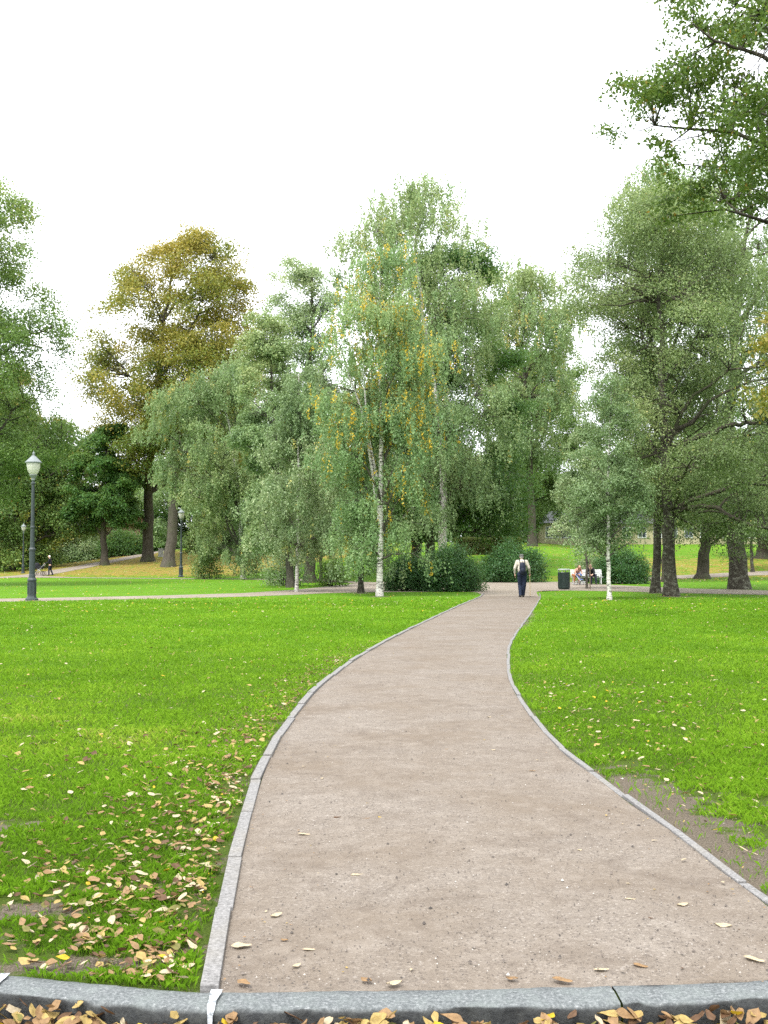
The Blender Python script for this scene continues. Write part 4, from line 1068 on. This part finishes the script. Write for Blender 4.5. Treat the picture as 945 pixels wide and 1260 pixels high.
M_WHITE = plain('bench_white', (.56,.57,.56), .5, .4, .08, 9)
BY = 68.5; bx0, bx1 = on(702.5, BY).x, on(741, BY).x; bcx = (bx0+bx1)/2; BLEN = bx1-bx0
bench = empty('park_bench', (bcx, BY, .035), 0, label='white slatted park bench at the far side of the path with people on it', cat='bench')
bm = bmesh.new()
for k in range(5): bbox(bm, 0, -.20+.095*k, .435-.004*k, BLEN, .075, .03, None, .005)
bmobj('seat', bm, M_WHITE, bench)
bm = bmesh.new()
for k in range(4): bbox(bm, 0, .245+.035*k, .54+.10*k, BLEN, .028, .08, Matrix.Rotation(-.2, 3, 'X'), .005)
bmobj('backrest', bm, M_WHITE, bench)
for s in (-1, 1):
    bm = bmesh.new(); x = s*(BLEN/2-.12)
    btube(bm, [(x, -.22, 0), (x, -.2, .2), (x, -.19, .42)], .028, 6); btube(bm, [(x, .22, 0), (x, .19, .2), (x, .21, .42), (x, .34, .9)], .028, 6); bbox(bm, x, 0, .405, .05, .44, .045); bbox(bm, x, 0, .12, .03, .40, .03)
    lg = bmobj('leg', bm, M_WHITE, bench)
    bm = bmesh.new(); btube(bm, [(x, -.20, .42), (x, -.23, .60), (x, -.15, .655), (x, .10, .65), (x, .27, .64)], .024, 6); bmobj('armrest', bm, M_WHITE, bench)

# bollard on the mound, low granite
M_ST = plain('stone_pale', (.42,.42,.40), .8, .2, .2, 14)
p = on(198, 113); bo = empty('stone_post', p, .2, label='short pale stone post beside the rising path between the big trunks', cat='post')
bm = bmesh.new(); bbox(bm, 0, 0, .34, .50, .40, .90, None, .03); bmobj('post_body', bm, M_ST, bo)
bm = bmesh.new(); bbox(bm, 0, 0, .815, .56, .46, .06, None, .015); bmobj('post_cap', bm, M_ST, bo)

# ------------------------------------------------------------------ far houses
def house(name, label, px0, px1, D, wall_h, roof_h, wallm, roofm, nwin, depth=9, cat='building', floors=1):
    x0, x1 = on(px0, D).x, on(px1, D).x; cx = (x0+x1)/2; z = h1(cx, D); L = x1-x0
    r = empty(name, (cx, D, z), 0, label=label, cat=cat)
    bm = bmesh.new(); bbox(bm, 0, depth/2, wall_h/2-.4, L, depth, wall_h+.8); bmobj('wall', bm, wallm, r)
    bm = bmesh.new(); o = .5
    v = [bm.verts.new(c) for c in ((-L/2-o, -o, wall_h+.02), (L/2+o, -o, wall_h+.02), (L/2+o, depth+o, wall_h+.02), (-L/2-o, depth+o, wall_h+.02), (-L/2+1, depth/2, wall_h+roof_h), (L/2-1, depth/2, wall_h+roof_h))]
    for f in ((0,1,5,4), (1,2,5), (2,3,4,5), (3,0,4), (3,2,1,0)): bm.faces.new([v[i] for i in f])
    rf = bmobj('roof', bm, roofm, r)
    bm = bmesh.new(); bbox(bm, L*.2, depth/2, wall_h+roof_h+.1, .8, .6, 1.2); bmobj('chimney', bm, wallm, rf)
    for f_ in range(floors):
        for k in range(nwin):
            wx = -L/2+L*(k+.5)/nwin; wz = 1.5+f_*2.9
            bm = bmesh.new(); bbox(bm, wx, -.03, wz, 1.1, .10, 1.4)
            wn = bmobj('window', bm, M_WHITE, r)
            bm = bmesh.new()
            for dx in (-.25, .25): bbox(bm, wx+dx, -.09, wz, .42, .02, 1.2)
            bmobj('pane', bm, M_PANE, wn)
    return r
M_PANE = plain('window_pane', (.03,.04,.05), .15, .6)
M_YEL = plain('wall_yellow', (.34,.31,.19), .85, .2, .1, 3)
M_PINK = plain('wall_reddish', (.30,.17,.14), .85, .2, .15, 3)
M_GRY = plain('wall_grey', (.30,.32,.33), .85, .2, .15, 3)
M_ROOF = plain('roof_slate', (.12,.125,.13), .7, .3, .2, 5)
M_ROOFR = plain('roof_tile', (.20,.09,.06), .7, .3, .2, 5)
house('pavilion', 'pale far house with grey roof glimpsed between the leaves above the bench', 672, 722, 135, 2.6, 1.6, M_YEL, M_ROOF, 5)
house('house', 'long cream house far behind the right-hand trunks', 742, 1010, 142, 2.6, 1.8, M_YEL, M_ROOF, 14)
house('house', 'reddish house glimpsed between the dark trunks on the left', 128, 172, 144, 4.6, 2.0, M_PINK, M_ROOFR, 3, floors=1)
house('house', 'low grey building glimpsed at far left behind the pale shrubs', 92, 124, 140, 1.9, 1.0, M_GRY, M_ROOF, 2)

# ------------------------------------------------------------------ people
def capsule(bm, a, b, ra, rb, seg=12):
    a, b = Vector(a), Vector(b); d = (b-a); L = max(d.length, 1e-5); d = d/L
    s = d.cross(Vector((.17, .31, .93)))
    if s.length < 1e-3: s = d.cross(Vector((1, 0, 0)))
    s.normalize(); t = s.cross(d); rings = []
    for i in range(1, 5):
        th = PI/2*(i/4); rings.append((a-d*ra*math.cos(th), ra*math.sin(th)))
    for i in range(0, 4):
        th = PI/2*(i/4); rings.append((b+d*rb*math.sin(th), rb*math.cos(th)))
    R = [[bm.verts.new(c+(s*math.cos(2*PI*k/seg)+t*math.sin(2*PI*k/seg))*r) for k in range(seg)] for c, r in rings]
    v0 = bm.verts.new(a-d*ra); v1 = bm.verts.new(b+d*rb)
    for k in range(seg): bm.faces.new((v0, R[0][(k+1) % seg], R[0][k])); bm.faces.new((v1, R[-1][k], R[-1][(k+1) % seg]))
    for p, q in zip(R, R[1:]):
        for k in range(seg): bm.faces.new((p[k], p[(k+1) % seg], q[(k+1) % seg], q[k]))
def ell(bm, c, rx, ry, rz, rot=None, seg=16):
    r = bmesh.ops.create_uvsphere(bm, u_segments=seg, v_segments=seg//2+2, radius=1)
    for v in r['verts']:
        q = Vector((v.co.x*rx, v.co.y*ry, v.co.z*rz)); v.co = (rot @ q if rot is not None else q)+Vector(c)
def soft(name, bm, mat, parent, vox=.012, sm=4, **kw):
    o = bmobj(name, bm, mat, parent, smooth=True, **kw)
    m = o.modifiers.new('remesh', 'REMESH'); m.mode = 'VOXEL'; m.voxel_size = vox; m.use_smooth_shade = True
    if sm: k = o.modifiers.new('smooth', 'SMOOTH'); k.factor = .5; k.iterations = sm
    return o
M_SKIN = plain('skin', (.48,.29,.21), .55, .35, .05)
M_SKIN2 = plain('skin_arms', (.50,.27,.18), .55, .35, .05)
def hand(bm, wr, d, palm_n, thumb_side, curl=.5, s=1.0):
    """palm and five bent fingers; d = direction of fingers, palm_n = where the palm faces"""
    d = Vector(d).normalized(); n = Vector(palm_n); n = (n-d*n.dot(d)).normalized(); s_ = d.cross(n)*thumb_side; wr = Vector(wr)
    for k in (-1, -.33, .33, 1): capsule(bm, wr+d*.015*s+s_*k*.016*s, wr+d*.085*s+s_*k*.030*s, .015*s, .013*s, 8)
    for k, L in ((-1, .058), (-.33, .072), (.33, .078), (1, .070)):
        b0 = wr+d*.09*s+s_*k*.030*s; c = curl
        d1 = (d*math.cos(c*.8)+n*math.sin(c*.8)); d2 = (d*math.cos(c*2)+n*math.sin(c*2)); d3 = (d*math.cos(c*3)+n*math.sin(c*3))
        b1 = b0+d1*L*.45*s; b2 = b1+d2*L*.33*s; b3 = b2+d3*L*.22*s
        capsule(bm, b0, b1, .0095*s, .009*s, 8); capsule(bm, b1, b2, .009*s, .008*s, 8); capsule(bm, b2, b3, .008*s, .007*s, 8)
    t0 = wr+d*.03*s+s_*.03*s; t1 = t0+(d*.6+s_*.7+n*.3).normalized()*.035*s; t2 = t1+(d*.8+n*.6+s_*.1).normalized()*.03*s
    capsule(bm, t0, t1, .013*s, .011*s, 8); capsule(bm, t1, t2, .011*s, .009*s, 8)
def head(bm, c, fwd, up=(0, 0, 1), s=1.0):
    """skull, jaw, nose, eyes, mouth and ears on one surface"""
    c = Vector(c); f = Vector(fwd).normalized(); u = Vector(up); u = (u-f*u.dot(f)).normalized(); r = f.cross(u)
    M = Matrix((r, f, u)).transposed()
    ell(bm, c+u*.02*s, .074*s, .092*s, .095*s, M); ell(bm, c-u*.055*s+f*.022*s, .052*s, .062*s, .060*s, M)
    capsule(bm, c+f*.085*s+u*.005*s, c+f*.108*s-u*.028*s, .009*s, .013*s, 8)
    for k in (-1, 1):
        ell(bm, c+f*.080*s+r*k*.030*s+u*.006*s, .014*s, .010*s, .010*s, M); capsule(bm, c+f*.088*s+r*k*.045*s+u*.026*s, c+f*.092*s+r*k*.014*s+u*.024*s, .008*s, .008*s, 6)
        ell(bm, c+r*k*.078*s-u*.005*s-f*.005*s, .010*s, .020*s, .030*s, M)
    capsule(bm, c+f*.083*s-u*.058*s-r*.018*s, c+f*.083*s-u*.058*s+r*.018*s, .009*s, .009*s, 6); ell(bm, c+f*.07*s-u*.092*s, .022*s, .02*s, .018*s, M)

# --- walking man with cane, seen from behind
g = ground(642.5, 735.5); hs_ = 1.0
man = empty('person', (g.x, g.y, .03), 0, label='man in flat cap and pale jacket walking away down the path with a backpack', cat='person')
M_JKT = plain('jacket_beige', (.42,.38,.32), .85, .15, .08, 15); M_TRS = plain('trousers_navy', (.012,.018,.035), .85, .2, .2, 15)
M_CAPW = plain('cap_grey', (.09,.09,.085), .9, .1, .25, 60); M_SHOE = plain('shoe_black', (.012,.011,.010), .5, .4); M_BAG = plain('backpack_dark', (.010,.014,.028), .75, .3, .3, 30)
hipL, hipR = Vector((-.095, .0, .90)), Vector((.095, .0, .90)); knL, knR = Vector((-.085, .07, .49)), Vector((.085, -.01, .48)); anL, anR = Vector((-.075, -.06, .085)), Vector((.06, .13, .085))
shL, shR = Vector((-.19, .05, 1.42)), Vector((.19, .05, 1.42)); elL, elR = Vector((-.285, .01, 1.16)), Vector((.285, .02, 1.17)); wrL, wrR = Vector((-.275, .10, .93)), Vector((.325, .16, .95))
nk = Vector((0, .06, 1.46)); hd = Vector((0, .115, 1.60))
bm = bmesh.new()
for a, b, ra, rb in ((hipL, knL, .085, .055), (knL, anL, .052, .036), (hipR, knR, .085, .055), (knR, anR, .052, .036), (shL, elL, .045, .036), (elL, wrL, .035, .024), (shR, elR, .045, .036), (elR, wrR, .035, .024), (nk-Vector((0, 0, .05)), hd-Vector((0, .01, .03)), .055, .05), (hipL, hipR, .11, .11), (Vector((0, 0, .95)), Vector((0, .03, 1.3)), .12, .14), (shL, shR, .055, .055)): capsule(bm, a, b, ra, rb)
for a, dx in ((anL, -.02), (anR, .02)): capsule(bm, a-Vector((0, .02, .045)), a+Vector((dx, .16, -.05)), .035, .03)
hand(bm, wrL, (-.05, .15, -1), (1, 0, 0), 1, .35); hand(bm, wrR, (.2, .6, -.7), (-.6, -.3, -.5), -1, .8); head(bm, hd, (0, 1, -.18), (0, .18, 1))
soft('body', bm, M_SKIN, man, .009, 2)
bm = bmesh.new()
for a, b, ra, rb in ((shL, elL, .070, .060), (elL, wrL+Vector((0, 0, .03)), .060, .045), (shR, elR, .070, .060), (elR, wrR+Vector((0, -.01, .03)), .060, .045)): capsule(bm, a, b, ra, rb)
ell(bm, (0, .04, 1.33), .205, .135, .17); ell(bm, (0, .02, 1.12), .185, .135, .24); ell(bm, (0, .0, .95), .180, .135, .10); capsule(bm, shL+Vector((.03, 0, 0)), shR-Vector((.03, 0, 0)), .075, .075); capsule(bm, nk-Vector((0, 0, .04)), nk+Vector((0, .01, .02)), .075, .062)
soft('jacket', bm, M_JKT, man, .014)
bm = bmesh.new(); capsule(bm, hipL+Vector((.01, 0, 0)), hipR-Vector((.01, 0, 0)), .125, .125)
for h_, k_, a_ in ((hipL, knL, anL), (hipR, knR, anR)): capsule(bm, h_, k_, .105, .080); capsule(bm, k_, a_-Vector((0, 0, .0)), .080, .066)
soft('trousers', bm, M_TRS, man, .014)
for a_, dx in ((anL, -.02), (anR, .02)):
    bm = bmesh.new(); capsule(bm, a_-Vector((0, .03, .045)), a_+Vector((dx, .10, -.045)), .042, .042); capsule(bm, a_+Vector((dx*.5, .08, -.048)), a_+Vector((dx, .19, -.052)), .042, .034); capsule(bm, a_-Vector((0, .02, .02)), a_+Vector((0, 0, .0)), .05, .045)
    for v in bm.verts: v.co.z = max(v.co.z, 0.0)
    bmobj('shoe', bm, M_SHOE, man, smooth=True)
bm = bmesh.new(); ell(bm, hd+Vector((0, -.005, .055)), .090, .112, .070); ell(bm, hd+Vector((0, .02, .085)), .098, .118, .040); ell(bm, hd+Vector((0, .115, .045)), .068, .06, .012)
soft('cap', bm, M_CAPW, man, .009, 2)
bm = bmesh.new(); ell(bm, hd+Vector((0, -.03, .0)), .079, .078, .062); soft('hair', bm, plain('hair_grey', (.26,.25,.23), .8, .2, .3, 80), man, .009, 1)
bp = empty('backpack', (g.x, g.y-.02, 1.18), 0, label='dark backpack worn by the walking man', cat='backpack')
bm = bmesh.new(); ell(bm, (0, -.20, .02), .135, .10, .235); ell(bm, (0, -.19, -.14), .145, .115, .11); ell(bm, (0, -.17, .16), .10, .08, .09)
soft('bag_body', bm, M_BAG, bp, .014, 3)
bm = bmesh.new(); ell(bm, (0, -.285, -.08), .10, .05, .10); soft('front_pocket', bm, M_BAG, bp, .012, 2)
for s in (-1, 1):
    bm = bmesh.new(); btube(bm, [(s*.085, -.12, .17), (s*.10, -.06, .285), (s*.105, .04, .335), (s*.11, .155, .27), (s*.125, .19, .10), (s*.15, .10, -.06), (s*.13, -.10, -.17)], .018, 6); bmobj('shoulder_strap', bm, M_BAG, bp)
bm = bmesh.new(); btube(bm, [(-.03, -.15, .24), (-.02, -.16, .285), (.02, -.16, .285), (.03, -.15, .24)], .007, 6); bmobj('grab_handle', bm, M_BAG, bp)
M_CANE = plain('cane_wood', (.50,.38,.20), .5, .4)
hp = wrR+Vector((.015, .065, -.085)); cb = (g.x+.36, g.y+.28, .03)
cn = empty('walking_cane', cb, 0, label='light wooden cane held in the right hand of the walking man', cat='cane')
top = Vector((g.x+hp.x, g.y+hp.y, .03+hp.z))-Vector(cb)
bm = bmesh.new(); btube(bm, [(0, 0, .02), top*.5, top], .013, 8); bmobj('shaft', bm, M_CANE, cn)
bm = bmesh.new(); btube(bm, [top+Vector((0, -.06, -.005)), top+Vector((0, -.02, .01)), top+Vector((0, .03, .01)), top+Vector((0, .06, -.01))], .014, 8); bmobj('handle', bm, M_CANE, cn)
bm = bmesh.new(); btube(bm, [(0, 0, 0), (0, 0, .03)], .018, 8); bmobj('rubber_tip', bm, M_SHOE, cn)

# --- seated people on the bench
def seated(px, label, lean, side, cloth_top, cloth_leg, hairc, bare_arm, look, seed=0, hair_long=True):
    cx = on(px, BY).x; r = empty('person', (cx, BY-.05, .035), 0, label=label, cat='person')
    hp_ = Vector((0, .05, .53)); hL, hR = hp_+Vector((-.10, 0, 0)), hp_+Vector((.10, 0, 0))
    kL, kR = Vector((-.13, -.43, .54)), Vector((.14, -.42, .55)); aL, aR = Vector((-.12, -.40, .09)), Vector((.15, -.48, .09))
    ch = hp_+Vector((side*.5, -lean, math.sqrt(max(.25-lean*lean-.25*side*side, .03)))); 
    tdir = (ch-hp_).normalized()
    sL, sR = ch+Vector((-.17, 0, 0)), ch+Vector((.17, 0, 0)); hd_ = ch+tdir*.13+Vector((side*.05, -.10, .06))
    wL_ = Vector((look*.25-.06, -.52, .60)); wR_ = Vector((look*.25+.10, -.54, .62)); eL = (sL+wL_)/2+Vector((-.08, .0, -.09)); eR = (sR+wR_)/2+Vector((.08, .0, -.09))
    bm = bmesh.new()
    for a, b, ra, rb in ((hL, kL, .085, .055), (kL, aL, .052, .036), (hR, kR, .085, .055), (kR, aR, .052, .036), (sL, eL, .045, .036), (eL, wL_, .035, .024), (sR, eR, .045, .036), (eR, wR_, .035, .024), (hL, hR, .11, .11), (hp_, ch, .12, .13), (sL, sR, .055, .055), (ch, hd_, .055, .05)): capsule(bm, a, b, ra, rb)
    for a in (aL, aR): capsule(bm, a+Vector((0, .02, -.05)), a+Vector((0, -.15, -.055)), .034, .03)
    hand(bm, wL_, (.4, -.6, -.3), (0, 0, -1), 1, .6); hand(bm, wR_, (-.4, -.6, -.3), (0, 0, -1), -1, .6); head(bm, hd_, (look, -.8, -.55), (look*.3, -.5, .8))
    soft('body', bm, M_SKIN2 if bare_arm else M_SKIN, r, .011, 2)
    bm = bmesh.new(); ell(bm, ch-tdir*.08, .19, .13, .15, tdir.to_track_quat('Z', 'Y').to_matrix()); capsule(bm, hp_, ch-tdir*.05, .145, .155); capsule(bm, sL*.7+ch*.3, sR*.7+ch*.3, .075, .075)
    if not bare_arm:
        for a, b, c_ in ((sL, eL, wL_), (sR, eR, wR_)): capsule(bm, a, b, .066, .056); capsule(bm, b, c_, .055, .042)
    soft('jacket' if not bare_arm else 'top', bm, cloth_top, r, .015, 3)
    bm = bmesh.new(); capsule(bm, hL, hR, .125, .125)
    for h_, k_, a_ in ((hL, kL, aL), (hR, kR, aR)): capsule(bm, h_, k_, .098, .074); capsule(bm, k_, a_, .072, .058)
    soft('trousers', bm, cloth_leg, r, .015, 3)
    for a_ in (aL, aR):
        bm = bmesh.new(); capsule(bm, a_+Vector((0, .03, -.045)), a_+Vector((0, -.17, -.05)), .042, .036)
        for v in bm.verts: v.co.z = max(v.co.z, 0)
        bmobj('shoe', bm, M_SHOE, r, smooth=True)
    bm = bmesh.new(); ell(bm, hd_+Vector((-look*.02, .025, .035)), .088, .095, .088)
    if hair_long: capsule(bm, hd_+Vector((.03, .03, .02)), hd_+Vector((.09, -.04, -.13)), .065, .035); capsule(bm, hd_+Vector((-.04, .05, 0)), hd_+Vector((-.07, 0, -.14)), .06, .03)
    soft('hair', bm, plain('hair_%d' % seed, hairc, .7, .35, .3, 60), r, .011, 2)
    return r
M_PINKT = plain('top_pink', (.34,.20,.17), .85, .15); M_TAN = plain('trousers_tan', (.30,.13,.06), .85, .15); M_BLK = plain('coat_black', (.014,.015,.018), .85, .2, .3, 20); M_DEN = plain('trousers_dark', (.02,.022,.035), .85, .2)
seated(707.5, 'brown-haired person in pink top bent forward on the bench, bare arms', .34, .24, M_PINKT, M_TAN, (.10,.045,.02), True, .5, 1)
seated(728, 'person in black coat leaning left on the bench beside the slender tree', .26, -.26, M_BLK, M_DEN, (.015,.012,.010), False, -.6, 2, False)
# stroller in front of the bench
M_STR = plain('stroller_blue', (.10,.14,.30), .7, .3); M_ALU = plain('stroller_frame', (.55,.56,.58), .35, .5, .1, 10, .6)
c = on(713.5, BY-1.15); st = empty('stroller', (c.x, c.y, .03), .9, label='small stroller with white frame and blue seat standing before the bench', cat='stroller'); st.scale = (.72, .72, .72)
bm = bmesh.new()
for s in (-.2, .2):
    btube(bm, [(s, -.30, .16), (s, -.05, .40), (s, .28, .78), (s, .40, .92)], .016, 6); btube(bm, [(s, .28, .14), (s, .05, .42), (s, -.12, .56)], .016, 6)
btube(bm, [(-.2, .40, .92), (0, .43, .94), (.2, .40, .92)], .018, 6); btube(bm, [(-.2, .28, .14), (.2, .28, .14)], .014, 6); btube(bm, [(-.2, -.30, .16), (.2, -.30, .16)], .014, 6)
bmobj('frame', bm, M_ALU, st)
bm = bmesh.new(); bbox(bm, 0, -.06, .42, .34, .34, .06, Matrix.Rotation(.12, 3, 'X'), .02); bbox(bm, 0, .15, .62, .34, .06, .42, Matrix.Rotation(-.45, 3, 'X'), .02); bmobj('seat', bm, M_STR, st)
bm = bmesh.new()
for k in range(6):
    a = math.radians(20+k*22); bbox(bm, 0, .12-.26*math.cos(a)*.8, .70+.24*math.sin(a), .36, .12, .015, Matrix.Rotation(PI/2-a, 3, 'X'), .003)
bmobj('sun_hood', bm, M_STR, st)
for x, y in ((-.24, -.30), (.24, -.30), (-.24, .28), (.24, .28)):
    bm = bmesh.new(); rr = .15; pts = [(x, y+rr*math.cos(a), rr+.0+rr*math.sin(a)) for a in np.linspace(0, 2*PI, 19)]; btube(bm, pts, .017, 6)
    wh = bmobj('wheel', bm, M_SHOE, st)
    bm = bmesh.new()
    pts = [(x, y+.115*math.cos(a), rr+.115*math.sin(a)) for a in np.linspace(0, 2*PI, 17)]; btube(bm, pts, .014, 6)
    for a in np.linspace(0, PI, 4)[:-1]: btube(bm, [(x, y-.11*math.cos(a), rr-.11*math.sin(a)), (x, y+.11*math.cos(a), rr+.11*math.sin(a))], .007, 4)
    bmobj('rim', bm, M_WHITE, wh)
# --- far walker with pram
c = on(62.5, 97); fp = empty('person', c, 0, label='white-haired person in dark coat pushing a pram on the far left path', cat='person')
bm = bmesh.new()
HL, HR = Vector((0, -.09, .9)), Vector((0, .09, .9)); SL_, SR_ = Vector((-.05, -.18, 1.4)), Vector((-.05, .18, 1.4)); EL, ER = Vector((-.12, -.22, 1.14)), Vector((-.12, .22, 1.14)); WL, WR = Vector((-.40, -.17, 1.05)), Vector((-.40, .17, 1.05))
KL_, KR_, AL, AR = Vector((-.10, -.09, .49)), Vector((.02, .09, .48)), Vector((-.10, -.09, .09)), Vector((.18, .09, .12))
for a, b, ra, rb in ((HL, KL_, .085, .055), (KL_, AL, .052, .036), (HR, KR_, .085, .055), (KR_, AR, .052, .036), (SL_, EL, .045, .036), (EL, WL, .035, .024), (SR_, ER, .045, .036), (ER, WR, .035, .024), (HL, HR, .11, .11), (Vector((0, 0, .95)), Vector((-.03, 0, 1.3)), .12, .14), (SL_, SR_, .055, .055), (Vector((-.05, 0, 1.42)), Vector((-.09, 0, 1.56)), .055, .05)): capsule(bm, a, b, ra, rb)
for a in (AL, AR): capsule(bm, a+Vector((.02, 0, -.05)), a+Vector((-.15, 0, -.055)), .034, .03)
hand(bm, WL, (-1, 0, -.1), (0, 0, -1), 1, .9); hand(bm, WR, (-1, 0, -.1), (0, 0, -1), -1, .9); head(bm, (-.11, 0, 1.62), (-1, 0, -.1))
soft('body', bm, M_SKIN, fp, .012, 2)
bm = bmesh.new()
for a, b, ra, rb in ((SL_, EL, .068, .058), (EL, WL, .056, .044), (SR_, ER, .068, .058), (ER, WR, .056, .044)): capsule(bm, a, b, ra, rb)
ell(bm, (-.03, 0, 1.3), .14, .20, .19); ell(bm, (0, 0, 1.05), .145, .19, .28); ell(bm, (0, 0, .84), .15, .19, .16); soft('coat', bm, M_BLK, fp, .016, 3)
bm = bmesh.new()
for h_, k_, a_ in ((HL, KL_, AL), (HR, KR_, AR)): capsule(bm, h_, k_, .098, .074); capsule(bm, k_, a_, .072, .058)
soft('trousers', bm, M_TRS, fp, .015, 3)
for a_ in (AL, AR):
    bm = bmesh.new(); capsule(bm, a_+Vector((.03, 0, -.045)), a_+Vector((-.17, 0, -.05)), .042, .036); bmobj('shoe', bm, M_SHOE, fp, smooth=True)
bm = bmesh.new(); ell(bm, (-.085, 0, 1.66), .098, .088, .085); ell(bm, (-.06, 0, 1.60), .075, .086, .07); soft('hair', bm, plain('hair_white', (.62,.60,.55), .8, .3), fp, .012, 2)
pr = empty('pram', (c.x-.95, 97, h1(c.x-.95, 97)), 0, label='dark pram pushed by the white-haired person at far left', cat='pram')
bm = bmesh.new(); bbox(bm, 0, 0, .72, .78, .42, .26, None, .08); bmobj('carry_tub', bm, M_BLK, pr)
bm = bmesh.new(); ell(bm, (-.20, 0, .86), .26, .23, .26); soft('sun_hood', bm, M_BLK, pr, .02, 2)
bm = bmesh.new()
for s in (-.2, .2): btube(bm, [(-.32, s, .20), (.1, s, .58), (.35, s, .85), (.52, s, 1.04)], .016, 6); btube(bm, [(.32, s, .20), (-.1, s, .58)], .016, 6)
btube(bm, [(.52, -.2, 1.04), (.52, .2, 1.04)], .018, 6); bmobj('frame', bm, M_ALU, pr)
for x, y in ((-.34, -.24), (.34, -.24), (-.34, .24), (.34, .24)):
    bm = bmesh.new(); pts = [(x+.18*math.cos(a), y, .2+.18*math.sin(a)) for a in np.linspace(0, 2*PI, 19)]; btube(bm, pts, .02, 6)
    for a in np.linspace(0, PI, 4)[:-1]: btube(bm, [(x-.17*math.cos(a), y, .2-.17*math.sin(a)), (x+.17*math.cos(a), y, .2+.17*math.sin(a))], .008, 4)
    bmobj('wheel', bm, M_SHOE, pr)
# support stake beside the slender tree
p = on(725.5, 57.6); stk = empty('tree_stake', p, 0, label='thin wooden stake beside the slender tree in front of the bench', cat='stake')
bm = bmesh.new(); btube(bm, [(0, 0, -.2), (.01, 0, .8), (0, 0, 1.55)], .03, 8); bmobj('post', bm, plain('stake_wood', (.14,.11,.08), .9, .1, .3, 20), stk)
bm = bmesh.new(); btube(bm, [(0, 0, 1.35), (-.12, .02, 1.36), (-.2, .1, 1.36)], .015, 5); bmobj('tie', bm, M_BLK, stk)
